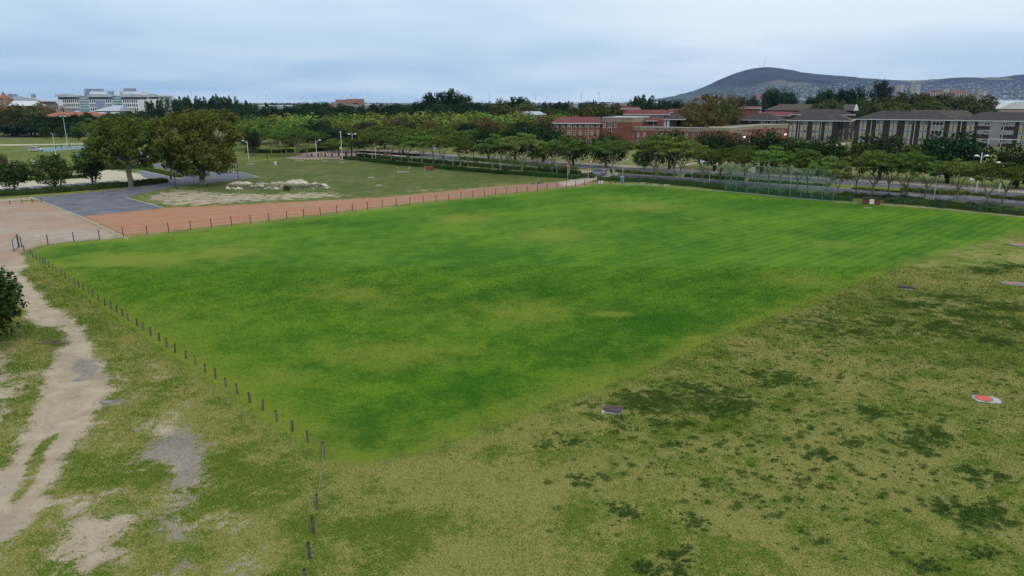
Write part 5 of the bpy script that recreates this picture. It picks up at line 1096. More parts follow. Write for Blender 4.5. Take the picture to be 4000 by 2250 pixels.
# ------------------------------------------------------------------ post and wire fence along the track
fo = empty('wire_fence', gp(*FENCE[0]), 0, 'dark post and wire fence between the orange track and the lawn', 'fence')
o0 = fo.location.copy()
pm_ = MB().lathe([(.055, -.2), (.055, 1.24), (.045, 1.28)], 7).mesh('post', M['post'])
for i, p in enumerate(FENCE):
    o = bpy.data.objects.new('post', pm_); link(o, fo); o.location = gp(*p) - o0; o.rotation_euler = (R.uniform(-.03, .03), R.uniform(-.03, .03), R.random()*6)
    o.scale = (1, 1, R.uniform(.96, 1.05))
for h in (.25, .65, 1.1):
    mb = MB(); mb.tube([gp(*p) - o0 + Vector((0, 0, h - (.03 if i % 2 else 0))) for i, p in enumerate(FENCE)], .008, 4, cap=False); mb.build('wire', M['post'], fo)
fe = empty('wire_fence', gp(2360, 719), 0, 'short dark green fence with gate posts at the far corner of the lawn', 'fence'); o0 = fe.location.copy()
for px, py in ((2345,720),(2383,718),(2404,716),(2430,719)):
    o = bpy.data.objects.new('post', pm_); link(o, fe); o.location = gp(px, py) - o0; o.scale = (1.2, 1.2, 1.15)
mb = MB(); mb.tube([gp(2383,718)-o0+Vector((0,0,1.4)), gp(2404,716)-o0+Vector((0,0,1.4))], .03, 5); mb.build('rail', M['post'], fe)
# fence on the far side of the road
FF = [(2500+58*i, 660.5+i*3.35) for i in range(27)]
ff = empty('railing_fence', gp(*FF[0]), 0, 'thin dark fence behind the footpath across the road', 'fence'); o0 = ff.location.copy()
for p in FF: o = bpy.data.objects.new('post', pm_); link(o, ff); o.location = gp(*p) - o0; o.scale = (1.1, 1.1, 1.25)
for h in (.5, 1.45):
    mb = MB(); mb.tube([gp(*p) - o0 + Vector((0, 0, h)) for p in FF], .018, 4, cap=False); mb.build('wire', M['post'], ff)
# ------------------------------------------------------------------ wooden bollards
bo_m = [MB().lathe([(.065, -.1), (.07, .05), (.068, .6), (.06, .66), (.02, .67)], 9).mesh('bollard', M['wood']) for _ in range(2)]
cap_m = MB().lathe([(.071, .615), (.066, .667), (.02, .678)], 9).mesh('cap', M['post'])
BO = [(p, f'weathered wooden bollard, {ord_(i+1)} from the gate along the left lawn edge') for i, p in enumerate(BOLL[:-1])]
BO += [(BOLL[-1], 'weathered corner bollard with a rope tied to it, where the lawn ends'), ((1240,1987), 'weathered bollard at the other end of the rope, in rough grass'), ((1226,2082), 'weathered wooden bollard second from the bottom edge'), ((1212,2181), 'weathered wooden bollard closest to the bottom edge'), ((1196,2290), 'wooden bollard just cut off by the bottom edge')]
for i, (p, lb) in enumerate(BO):
    c = gp(*p); e = empty('bollard', c, R.random()*6, lb, 'bollard', 'wooden bollards along the lawn'); e.rotation_euler = (R.uniform(-.07, .07), R.uniform(-.07, .07), R.random()*6)
    s = R.uniform(.9, 1.12); e.scale = (s*.9, s*.9, R.uniform(.88, 1.06) * (1.0 if p[1] < 1900 else 1.12))
    link(bpy.data.objects.new('shaft', bo_m[0]), e); link(bpy.data.objects.new('cap', cap_m), e)
a, b_ = gp(1265, 1772), gp(1240, 1987); mb = MB(); n = 10
mb.tube([(a.x+(b_.x-a.x)*i/n, a.y+(b_.y-a.y)*i/n, .50 - .34*math.sin(math.pi*i/n)**.7 + .02) for i in range(n+1)], .014, 5)
tag(mb.build('rope', M['rope']), 'sagging rope between the lawn corner bollard and the next one', 'rope')
# short posts at the left edge of the dirt court
for i, (px, py) in enumerate(((40,798),(86,794),(126,791),(162,788))):
    e = empty('bollard', gp(px, py), 0, f'short dark bollard beside the asphalt apron, {ord_(i+1)} from left', 'bollard', 'bollards by the apron'); e.scale = (1.2, 1.2, 1.0)
    link(bpy.data.objects.new('shaft', bo_m[0]), e); link(bpy.data.objects.new('cap', cap_m), e)
# ------------------------------------------------------------------ open gate
g0, g1 = gp(55, 984), gp(72, 967); gd = (g0-g1); ang = math.atan2(gd.y, gd.x); gl = gd.length
e = empty('gate', g1, ang, 'open metal gate with mesh panel at the near end of the wire fence', 'gate')
mb = MB()
for x in (0, gl): mb.tube([(x, 0, 0), (x, 0, 1.5)], .035, 6)
for z in (.12, 1.48): mb.tube([(0, 0, z), (gl, 0, z)], .03, 6)
mb.build('frame', M['black'], e); mb = MB()
for i in range(1, int(gl/.12)): mb.tube([(i*.12, 0, .12), (i*.12, 0, 1.48)], .005, 4)
for i in range(1, 11): mb.tube([(0, 0, .12+i*.125), (gl, 0, .12+i*.125)], .005, 4)
mb.build('mesh_panel', M['galv'], e); tag(e.children[-1], kind='stuff')
for k, dx in enumerate((-.22, -.50)):
    mb = MB(); mb.tube([(dx, 0, -.1), (dx, 0, 1.55)], .06, 7); mb.build('gate_post', M['black'], e)

# ------------------------------------------------------------------ lamps
def single_lamp():
    mb = MB(); mb.tube([(0,0,-.1),(0,0,.6),(0,0,4.7)], [.085,.075,.055], 8)
    arm = MB(); arm.tube([(0,0,4.2),(.35,0,4.3),(.55,0,4.62),(.8,0,4.74)], .04, 6)
    hd = MB(); hd.lathe([(.05,4.66),(.30,4.70),(.32,4.76),(.22,4.86),(.05,4.9)], 12, (1.0, 0))
    return mb.mesh('pole', M['galv'], True), arm.mesh('arm', M['galv'], True), hd.mesh('lamp_head', M['lamp_head'], True)
def dbl_lamp():
    mb = MB(); mb.tube([(0,0,-.1),(0,0,.6),(0,0,6.6)], [.09,.08,.05], 8)
    arm = MB(); arm.tube([(-.75,0,6.05),(-.3,0,5.95),(0,0,5.6)], .045, 6); arm.tube([(.75,0,6.05),(.3,0,5.95),(0,0,5.6)], .045, 6)
    hd = [MB().lathe([(.05,6.0),(.34,6.04),(.36,6.10),(.22,6.22),(.05,6.26)], 12, (s*.85, 0)).mesh('lamp_head', M['lamp_head'], True) for s in (-1, 1)]
    return (mb.mesh('pole', M['galv'], True), arm.mesh('arm', M['galv'], True), *hd)
SL, DL = single_lamp(), dbl_lamp()
def lamp(parts, px, py, h, h0, label, rz=0.0, group=None):
    e = empty('street_lamp', gp(px, py), rz, label, 'street lamp', group); s = h/h0; e.scale = (max(s, .9),)*2 + (s,)
    for m in parts: link(bpy.data.objects.new(m.name.split('.')[0], m), e)
    return e
for i, (px, py, top) in enumerate([(1238,622,546),(1468,625,571),(1609,638,582),(1770,654,595),(1954,678,619),(2175,684,612),(2432,697,622),(2770,722,643),(3085,757,662),(3645,795,684)]):
    c = gp(px, py); h = at(px, top, c.y).z
    lamp(SL, px, py, h, 4.85, f'white single-arm street lamp on the lawn side of the road, {ord_(i+1)} from left', .2, 'single-arm lamps on the lawn side')
for i, (px, py, top) in enumerate([(1380,615,522),(2374,652,568),(2062,636,560),(2268,645,575),(3810,760,606),(2752,672,592)]):
    c = gp(px, py); h = at(px, top, c.y).z
    lamp(DL, px, py, h, 6.2, f'white twin-headed street lamp {i}', .1, 'twin-headed lamps')
for o, lb in zip([o for o in COL.objects if o.get('group') == 'twin-headed lamps'], ['white twin-headed street lamp on the brick plaza', 'white twin-headed street lamp just behind the silver hatchback', 'white twin-headed lamp among trees left of the warning signs', 'white twin-headed lamp in trees before the brick residence', 'white twin-headed street lamp near the golden shrubs at right', 'white twin-headed lamp in the trees left of the backstop']): o['label'] = lb
lamp(SL, 3900, 760, at(3900, 632, gp(3900, 760).y).z, 4.85, 'white lamp head above the trees nearest the right edge', 3.4)
lamp(SL, 972, 629, at(972, 548, gp(972, 629).y).z, 4.85, 'white single-arm lamp half hidden by the largest plane tree', 3.0)
for px, py, top, lb in ((197,528,495,'pale lamp left of the court mast by the campus road'),(291,528,497,'pale lamp right of the court mast by the campus road')):
    lamp(SL, px, py, at(px, top, gp(px, py).y).z, 4.85, lb, .3)
for px, py, top, lb in ((688,741,634,'black path lamp beside the asphalt path left of the plane trunk'),(931,700,607,'black path lamp right of the largest plane tree'),(1046,634,561,'black path lamp on the rough field by the acacias')):
    c = gp(px, py); h = at(px, top, c.y).z; e = empty('path_lamp', c, .4, lb, 'lamp')
    MB().tube([(0,0,-.1),(0,0,.3),(0,0,h-.1)], [.10,.075,.06], 8).build('pole', M['black'], e); MB().lathe([(.06,h-.12),(.45,h-.06),(.46,h),(.1,h+.06)], 12).build('lamp_head', M['black'], e)
c = gp(1337, 626); h = at(1333, 512, c.y).z; e = empty('camera_pole', c, 0, 'tall grey pole with small camera boxes at the plaza corner', 'pole')
MB().tube([(0,0,-.1),(0,0,h)], [.13,.08], 8).build('pole', M['galv'], e)
for z in (.80, .90, .97): box('camera_box', e, (0, -.18, h*z), (.28, .35, .25), M['lamp_head'])
box('junction_box', e, (-.35, 0, h*.42), (.5, .3, .8), M['yellow'])
c = gp(265, 582); h = at(245, 455, c.y).z
for (px, py, top, lb, cross) in ((266,582,452,'tall thin court floodlight mast with crossbar',1),(220,616,520,'pale pole with small lamp in front of the teal court',0)):
    c = gp(px, py); h = at(px, top, c.y).z; e = empty('court_mast', c, 0, lb, 'mast')
    MB().tube([(0,0,-.1),(0,0,h)], [.14,.06], 7).build('pole', M['galv'], e)
    if cross: MB().box(-1.1,1.1,-.08,.08,h-.1,h+.05).build('crossbar', M['galv'], e); [box('floodlight', e, (x, -.1, h-.15), (.5, .3, .3), M['lamp_head']) for x in (-.9, .9)]
    else: MB().tube([(0,0,h-.1),(-.5,-.1,h+.05)], .05, 5).build('arm', M['galv'], e)
HM = [(696,374),(745,355),(770,368),(795,376),(912,375),(1005,375),(1040,370),(1179,379),(1335,378),(1373,371),(1437,367),(1530,381),(1847,382),(1912,367),(2092,375),(2137,382),(2270,367),(2272,380),(2341,363),(2390,374),(3955,356),(3985,358)]
for i, (px, py) in enumerate(HM):
    Y = 1250 if py < 372 else 1500; p = at(px, py, Y); e = empty('high_mast', (p.x, Y, 0), 0, f'thin high mast light on the skyline, {ord_(i+1)} from left', 'mast', 'high mast lights on the skyline')
    MB().tube([(0,0,0),(0,0,p.z)], [.5,.3], 6).build('pole', M['galv'], e); MB().lathe([(.3,p.z-.6),(1.9,p.z-.3),(1.9,p.z+.4),(.4,p.z+.8)], 8).build('lamp_ring', M['galv'], e)

# ------------------------------------------------------------------ road signs
def sign(px, py, h, kind, label, rz=0.0):
    c = gp(px, py); e = empty('road_sign', c, rz, label, 'sign'); MB().tube([(0,0,-.1),(0,0,h)], .04, 6).build('post', M['galv'], e)
    def tri(s, up, y0, y1, m, nm):
        q = 1 if up else -1; z = h-.05; MB().extr([(-s, z-q*s*.6), (s, z-q*s*.6), (0, z+q*s*1.1)] if up else [(-s, z+s*.6), (0, z-s*1.1), (s, z+s*.6)], y0, y1).build(nm, m, e)
    if kind in ('warn', 'yield'):
        tri(.55, kind == 'warn', -.06, -.04, M['sign_red'], 'board'); tri(.34, kind == 'warn', -.075, -.062, M['white'], 'face')
        if kind == 'warn': MB().box(-.05,.05,-.085,-.077,h-.22,h+.08).build('symbol', M['black'], e)
    elif kind == 'board':
        MB().box(-.5,.5,-.07,-.04,h-1.2,h).build('board', M['white'], e)
        for z in (.25, .55, .8): MB().box(-.38,.38,-.08,-.072,h-z-.09,h-z).build('text_bar', M['sign_red' if z == .55 else 'blue_box'], e)
    elif kind == 'stack':
        MB().box(-.45,.45,-.07,-.04,h-.9,h).build('board', M['blue_box'], e); MB().box(-.55,.55,-.07,-.04,h-1.35,h-.98).build('plate', M['lamp_head'], e)
    elif kind == 'hazard':
        MB().lathe([(.02,h-.3),(.3,h-.28),(.3,h-.24),(.02,h-.2)], 10).build('disc', M['sign_red'], e); MB().box(-.32,.32,-.07,-.04,h-.15,h+.35).build('board', M['sign_red'], e); MB().box(-.14,.14,-.085,-.075,h-.05,h+.22).build('symbol', M['yellow'], e)
    elif kind == 'plate':
        MB().box(-.35,.35,-.07,-.04,h-.5,h).build('board', M['yellow'], e)
for a in [(2030,640,2.1,'warn','leftmost triangular warning sign on the median before the brick residence'),(2147,648,2.3,'warn','second triangular warning sign, right of the leftmost one on the median'),(2307,668,2.4,'yield','red and white yield sign behind the silver hatchback'),(2217,700,3.0,'hazard','orange topped sign post at the end of the front hedge'),(2297,702,2.3,'hazard','orange topped sign post by the short hedge block'),(2362,654,4.2,'stack','dark blue sign with white plate on the crossing post'),(2701,697,2.2,'warn','triangular warning sign on the median left of the backstop'),(2798,686,2.8,'warn','triangular warning sign with plate across the road by the backstop'),(2938,706,3.0,'board','white notice board with coloured bars seen through the backstop'),(2922,709,2.9,'plate','small yellow plate on a post seen through the backstop'),(3327,730,4.0,'warn','large dark edged triangular warning sign right of the backstop'),(3790,757,4.0,'stack','dark sign with white plate on the median at the right'),(1698,608,2.8,'board','white and yellow notice at the edge of the plaza'),(1099,600,4.0,'board','white board on a pole under the acacias left of the plaza'),(173,646,2.0,'plate','small yellow sign behind the car park hedge'),(135,655,2.2,'board','small pale sign behind the car park trees')]: sign(*a)
# basketball backboards by the courts
def backboard(px, py, top, wpx, m, label):
    c = gp(px, py); h = at(px, top, c.y).z; w_ = wpx * c.y / FP; e = empty('backboard', c, .1, label, 'backboard'); hb = w_*.72
    for x in (-w_*.12, w_*.3): MB().tube([(x*1.6, .3, 0), (x, 0, h-hb*.3)], .06, 6).build('post', M['galv'], e)
    bd = MB().box(-w_/2, w_/2, -.12, -.06, h-hb, h).build('board', M[m], e)
    mb = MB(); mb.box(-w_/2,-w_/2+.1,-.14,-.121,h-hb,h); mb.box(w_/2-.1,w_/2,-.14,-.121,h-hb,h); mb.box(-w_/2+.1,w_/2-.1,-.14,-.121,h-.1,h); mb.box(-w_/2+.1,w_/2-.1,-.14,-.121,h-hb,h-hb+.1); mb.box(-w_*.16,w_*.16,-.14,-.121,h-hb*.6,h-hb*.35)
    mb.build('border', M['white' if m == 'teal' else 'sign_red'], bd)
    ring = MB(); ring.tube([(.23*math.cos(a_), -.38+.23*math.sin(a_), h-hb*.75) for a_ in np.linspace(0, 6.283, 13)], .02, 5); ring.build('hoop', M['sign_red'], e)
backboard(309, 644, 600, 27, 'teal', 'teal and white basketball backboard on legs beyond the car park')
backboard(918, 692, 617, 21, 'sign_red', 'red square backboard showing below the crown of the largest plane tree')

# ------------------------------------------------------------------ baseball backstop
BT = [2832+42*i for i in range(11)]
def bs(px): return gp(px, np.interp(px, [2828, 3028, 3113, 3252], [750, 771, 779, 789]))
o0 = bs(BT[0]); e = empty('backstop', o0, 0, 'tall green steel framed ball stop fence with netting at the far lawn edge', 'fence'); tops = []
for i, px in enumerate(BT):
    c = bs(px); h = 5.45; lean = Vector((0, 0, 0))
    tops.append(c - o0 + Vector((0, 0, h))); MB().tube([c-o0-Vector((0,0,.1)), tops[-1]], .05, 6).build('post', M['green_metal'], e)
for k in (1.0, .765, .02):
    MB().tube([(t_.x, t_.y, t_.z*k) for t_ in tops], .055, 6, cap=False).build('rail', M['green_metal'], e)
netm = bpy.data.materials.new('green_netting'); netm.use_nodes = True; t = NT(netm.node_tree); t.n.clear(); no = t.n.new('ShaderNodeOutputMaterial'); nd = t.n.new('ShaderNodeBsdfDiffuse'); nt = t.n.new('ShaderNodeBsdfTransparent'); nmx = t.n.new('ShaderNodeMixShader')
nd.inputs[0].default_value = (.05, .15, .11, 1)
P = t.pos(); x_, y_, z_ = t.sep(P); u_ = t.math('ADD', t.math('MULTIPLY', x_, .7), t.math('MULTIPLY', y_, -.7))
ga = t.math('LESS_THAN', t.math('FRACT', t.math('MULTIPLY', t.math('ADD', u_, z_), 14)), .12); gb = t.math('LESS_THAN', t.math('FRACT', t.math('MULTIPLY', t.math('SUBTRACT', u_, z_), 14)), .12)
t.put(nmx.inputs[0], t.math('MAXIMUM', ga, gb)); t.l.new(nt.outputs[0], nmx.inputs[1]); t.l.new(nd.outputs[0], nmx.inputs[2]); t.l.new(nmx.outputs[0], no.inputs[0])
for a, b_ in zip(tops[:-1], tops[1:]):
    mb = MB(); mb.add([(a.x,a.y,.1),(b_.x,b_.y,.1),(b_.x,b_.y,b_.z-.03),(a.x,a.y,a.z-.03)], [(0,1,2,3)]); mb.build('netting', netm, e)
# ------------------------------------------------------------------ soccer goal
a, b_ = gp(3858, 578, 1.6), gp(3974, 581, 1.6); a.z = float(hg(a.x, a.y)); b_.z = float(hg(b_.x, b_.y)); h = 2.44*1.25
e = empty('soccer_goal', a, math.atan2(b_.y-a.y, b_.x-a.x), 'white soccer goal on the grass in front of the longest hostel', 'goal'); L = (b_-a).length
for x in (0, L): MB().tube([(x,0,-.1),(x,0,h)], .09, 7).build('goal_post', M['white'], e); MB().tube([(x,1.6,0),(x,1.4,h*.9),(x,0,h)], .05, 6).build('stay', M['white'], e)
MB().tube([(0,0,h),(L,0,h)], .09, 7).build('crossbar', M['white'], e)
# ------------------------------------------------------------------ boxes, slabs, benches
c = gp(3405, 800); e = empty('brick_box', c, -.35, 'low red brick utility enclosure with a white door at the far lawn edge', 'utility box')
w_ = 62*c.y/FP; bw = MB().box(-w_/2, w_/2, 0, 1.5, -.1, 1.05).build('wall', M['brick'], e)
bk = MB().cbox((0, 0, 0), (.21, .02, .065)).mesh('brick', M['brick'])
for r in range(12):
    n = int(w_/.23)
    for k in range(n):
        if -.45 < -w_/2 + .13 + k*.23 < .35: continue
        o = bpy.data.objects.new('brick', bk); link(o, bw); o.location = (-w_/2 + .13 + k*.23 + (.1 if r % 2 and k < n-1 else 0), -.008, .05 + r*.085)
MB().box(-w_/2-.08, w_/2+.08, -.08, 1.58, 1.05, 1.16).build('lid', M['black'], e); MB().box(-.42, .32, -.06, -.02, .12, .98).build('door', M['white'], e)
c = gp(1672, 664); e = empty('brick_box', c, -.25, 'small red brick box with a pale cabinet at the front hedge', 'utility box')
MB().box(-.6, 1.3, 0, .9, -.1, .95).build('wall', M['brick'], e); MB().box(-1.2, -.62, .05, .8, -.05, .9).build('cabinet', M['tan_wall'], e); MB().lathe([(.22,0),(.22,.28),(.05,.3)], 8, (1.0, -.3)).build('valve', M['dark'], e)
c = gp(2346, 718); e = empty('white_box', c, .1, 'white rounded cabinet at the far corner of the lawn', 'cabinet'); o = MB().cbox((0, 0, .32), (.95, .7, .62)).build('body', M['white'], e)
m_ = o.modifiers.new('b', 'BEVEL'); m_.width = .07; m_.segments = 3; MB().box(-.5, .5, -.38, .38, .63, .68).build('lid', M['concrete'], e)
c = gp(2430, 712); e = empty('meter_box', c, .1, 'dull blue box on the lamp foot behind the lawn corner', 'cabinet'); MB().cbox((0, 0, .6), (.75, .5, 1.2)).build('body', M['blue_box'], e); MB().box(-.42, .42, -.3, .3, 1.2, 1.26).build('lid', M['galv'], e)
for i, (px, py) in enumerate(((2510,723),(2560,729),(2604,731))):
    c = gp(px, py); e = empty('bench', c, -.12, f'simple pale plank bench at the far lawn edge, {ord_(i+1)} from left', 'bench', 'plank benches at the lawn edge')
    MB().box(-.48, .48, -.14, .14, .44, .50).build('seat', M['white'], e)
    for x in (-.38, .38): MB().box(x-.03, x+.03, -.12, .12, 0, .44).build('leg', M['galv'], e)
def slab(px, py, w_, d_, rz, label, disc=.42, paint='red_paint'):
    e = empty('manhole', gp(px, py), rz, label, 'manhole'); rc = d_*.33; o = MB().prism([(sx_*(w_/2-rc)+rc*math.cos(q_), sy_*(d_/2-rc)+rc*math.sin(q_)) for sx_, sy_, q0 in ((1,1,0),(-1,1,1),(-1,-1,2),(1,-1,3)) for q_ in (math.pi/2*(q0+k/5) for k in range(6))], -.03, .09).build('slab', M['concrete' if paint == 'red_paint' else 'chip'], e); m_ = o.modifiers.new('b', 'BEVEL'); m_.width = .05; m_.segments = 2
    MB().lathe([(disc, .085), (disc, .105), (disc-.03, .112), (.02, .112)], 28, (-.1*w_, .02)).build('cover', M[paint], e); MB().lathe([(disc+.03, .08), (disc+.03, .1), (disc+.005, .1)], 28, (-.1*w_, .02)).build('ring', M['rust'], e)
    box('keyhole', e, (-.1*w_-.15, .02, .113), (.12, .06, .01), M['concrete'])
slab(3853, 1563, 1.45, .95, -.22, 'pale concrete manhole slab with a round red cover, the nearest of three', .44)
slab(3960, 1110, 2.2, 1.5, -.2, 'concrete slab with faded red cover, second of three from the front', .6, 'faded_red')
slab(3985, 957, 2.3, 1.6, -.2, 'most distant concrete slab with faded red cover at right edge', .6, 'faded_red')
def hatch(px, py, w_, d_, h_, rz, label, plate='rust'):
    e = empty('hatch', gp(px, py), rz, label, 'manhole'); MB().cbox((0, 0, h_/2), (w_*.94, d_*.94, h_)).build('base', M['concrete'], e)
    MB().cbox((0, 0, h_+.04), (w_, d_, .08)).build('lid', M[plate], e); mb = MB()
    for k in range(5): mb.cbox((-w_/2+w_*(k+.5)/5, 0, h_+.088), (w_*.03, d_*.9, .015))
    mb.build('rib', M['rust'], e); return e
e = hatch(2394, 1608, 1.0, .72, .14, -.45, 'rusty brown metal hatch on a concrete base in the dry verge')
MB().prism([(-.52,-.50),(-.40,-.56),(-.36,-.44),(-.44,-.38)], .0, .16).build('broken_piece', M['white'], e)
hatch(3538, 1127, 1.35, .8, .12, -.35, 'dark flat hatch in the verge near the right lawn edge', 'post')
# flat concrete slabs in the rough field
for i, (px, py, w_) in enumerate(((1270,629,1.6),(1337,635,1.4),(1450,694,1.4),(1575,672,3.2),(1480,724,1.2),(980,641,2.2),(1170,628,2.5),(1268,629.5,1.0))):
    tag(MB().cbox((0,0,.03),(w_,.8,.10)).build('slab', M['concrete'], None, gp(px, py), -.1), f'flat pale concrete slab lying in the rough field, {ord_(i+1)} in a scatter', 'slab', 'pale slabs in the rough field')
for i, o in enumerate(sorted([o for o in COL.objects if o.get('group') == 'pale slabs in the rough field'], key=lambda o: o.location.x/o.location.y)): o['label'] = f'flat pale concrete slab lying in the rough field, {ord_(i+1)} from left'
for i, (px, py) in enumerate(((1554,665),(1596,664),(1601,662))):
    e = empty('hydrant', gp(px, py), 0, f'pale standpipe beside the slab in the rough field, {ord_(i+1)} from left', 'standpipe', 'standpipes in the rough field')
    MB().lathe([(.09,0),(.09,.55),(.14,.58),(.12,.72),(.03,.78)], 8).build('body', M['cream'], e); MB().tube([(0,0,.5),(.22,0,.5)], .05, 6).build('outlet', M['galv'], e)
e = empty('litter_bin', gp(1077, 645), 0, 'small white bin standing alone in the rough field', 'bin'); MB().lathe([(.28,0),(.33,.72),(.36,.76),(.36,.80),(.1,.86)], 10).build('body', M['white'], e); MB().lathe([(.37,.80),(.3,.9),(.05,.93)], 10).build('lid', M['lamp_head'], e)
e = empty('sprinkler_box', gp(3390, 812), 0, 'flat pale concrete cover on the lawn before the brick box', 'slab'); MB().cbox((0,0,.02),(1.3,.6,.06)).build('cover', M['concrete'], e); MB().cbox((0,0,.055),(1.1,.45,.02)).build('plate', M['tan_wall'], e)
e = empty('sprinkler_box', gp(145, 923), .1, 'bright white flat stone on the pinkish dirt near the gate', 'slab'); MB().prism([(-.32,-.1),(.05,-.16),(.36,-.02),(.3,.12),(-.1,.14)], 0, .06).build('stone', M['white'], e); MB().prism([(.4,0),(.5,-.03),(.55,.05),(.45,.08)], 0, .04).build('chip', M['white'], e)
# brick litter bins round the plaza
bin_b = MB().lathe([(.30,-.05),(.30,.78),(.33,.80),(.33,.88),(.05,.90)], 10).mesh('body', M['brick']); bin_t = MB().lathe([(.24,.86),(.26,.96),(.2,.98)], 10).mesh('rim', M['dark'])
for i, (px, py) in enumerate(((1218,612),(1243,611),(1271,611),(1297,611),(1324,611),(1352,610),(1374,610),(1394,611),(1483,607),(1500,609),(1508,607),(1516,609),(1576,600),(1560,600))):
    e = empty('brick_bollard', gp(px, py), 0, f'squat dark red brick bollard on the plaza, {ord_(i+1)} from left', 'bollard', 'brick bollards on the plaza'); link(bpy.data.objects.new('body', bin_b), e); link(bpy.data.objects.new('rim', bin_t), e)
e = empty('plaza_bin', gp(1256, 611), 0, 'yellow bin among the brick bollards on the plaza', 'bin'); MB().lathe([(.34,0),(.38,.9),(.3,1.05),(.05,1.1)], 10).build('body', M['yellow'], e); MB().lathe([(.39,.85),(.4,.95),(.2,1.0)], 10).build('rim', M['post'], e)
e = empty('black_bin', gp(2387, 676), 0, 'slim dark bin beside the crossing behind the hatchback', 'bin'); MB().lathe([(.24,0),(.26,.85),(.28,.9),(.2,1.02)], 9).build('body', M['black'], e); MB().lathe([(.03,1.0),(.2,1.03),(.05,1.08)], 9).build('lid', M['dark'], e)
# twigs heaped by the dirt track
mb = MB(); c = gp(216, 1340)
for k in range(70):
    a_ = R.uniform(0, 6.28); q = R.random()**.7*.95; L = R.uniform(.25, .75); b_ = R.uniform(0, 6.28); p = Vector((q*math.cos(a_), q*math.sin(a_)*.7, R.uniform(.02, .26)*(1.1-q)))
    mb.tube([p, p + Vector((math.cos(b_)*L*.5, math.sin(b_)*L*.5, R.uniform(-.02, .10))), p + Vector((math.cos(b_+.3)*L, math.sin(b_+.3)*L, R.uniform(0, .16)))], [.014, .011, .004], 4)
tag(mb.build('twig_pile', M['twig'], None, c), 'heap of dry twigs in the grass beside the dirt track', 'twigs', kind='stuff')
# loose stones and chips on the gravel patches
mb = MB(); rr = random.Random(8)
for k in range(300):
    gpoly = GRAV[rr.choice((0, 0, 1, 2, 2, 2, 3, 4, 4, 5))]; c_ = gpoly.mean(0); q = gpoly[rr.randrange(len(gpoly))]; t_ = rr.random(); x, y = c_ + (q-c_)*t_*1.05 + np.array((rr.gauss(0, .25), rr.gauss(0, .25))); s = .015 + .05*rr.random()**3
    mb.add([(x-s,y-s*.7,0),(x+s,y-s*.5,0),(x+s*.8,y+s*.8,0),(x-s*.7,y+s*.6,0),(x,y,s*.9)], [(0,1,4),(1,2,4),(2,3,4),(3,0,4)])
for k in range(160):
    x, y = rr.uniform(-30, 45), rr.uniform(24, 95); s = .02 + .035*rr.random()**2
    mb.add([(x-s,y-s*.7,0),(x+s,y-s*.5,0),(x+s*.8,y+s*.8,.03),(x-s*.7,y+s*.6,.02),(x,y,s)], [(0,1,4),(1,2,4),(2,3,4),(3,0,4)])
tag(mb.build('loose_stones', M['chip']), 'pale chips and loose stones on the ground', 'stones', kind='stuff')
for i, (px, py, w_, d_) in enumerate(((310,1483,.75,.45),(420,1572,.8,.4),(535,1683,.45,.12),(625,2072,.35,.14))):
    mb = MB(); mb.prism([(-w_*.5,-d_*.3),(w_*.2,-d_*.5),(w_*.5,d_*.1),(w_*.1,d_*.5),(-w_*.4,d_*.3)], -.01, .045)
    tag(mb.build('flat_stone', M['chip'], None, gp(px, py), .1), ['pale flat stone at the lower end of the upper grey gravel patch', 'pale broken slab on the small grey patch right of the track', 'narrow pale chip left of the large gravel patch', 'narrow pale chip on the lowest gravel patch'][i], 'stone')
# birds on the track
for i, (px, py) in enumerate(((2078,722),(2085,721),(2103,720),(2107,719),(2119,718))):
    e = empty('bird', gp(px, py), R.random()*6, f'small dark bird pecking on the orange track, {ord_(i+1)} from left', 'bird', 'birds on the track')
    mb = MB(); mb.tube([(-.28,0,.20),(-.1,0,.24),(.05,0,.27),(.16,0,.30),(.22,0,.36),(.29,0,.37),(.34,0,.355)], [.015,.07,.10,.08,.05,.045,.008], 7); mb.tube([(0,.03,.2),(.01,.035,0)], .012, 4); mb.tube([(0,-.03,.2),(-.02,-.035,0)], .012, 4); mb.build('body', M['cloth_dark'], e, sm=True)

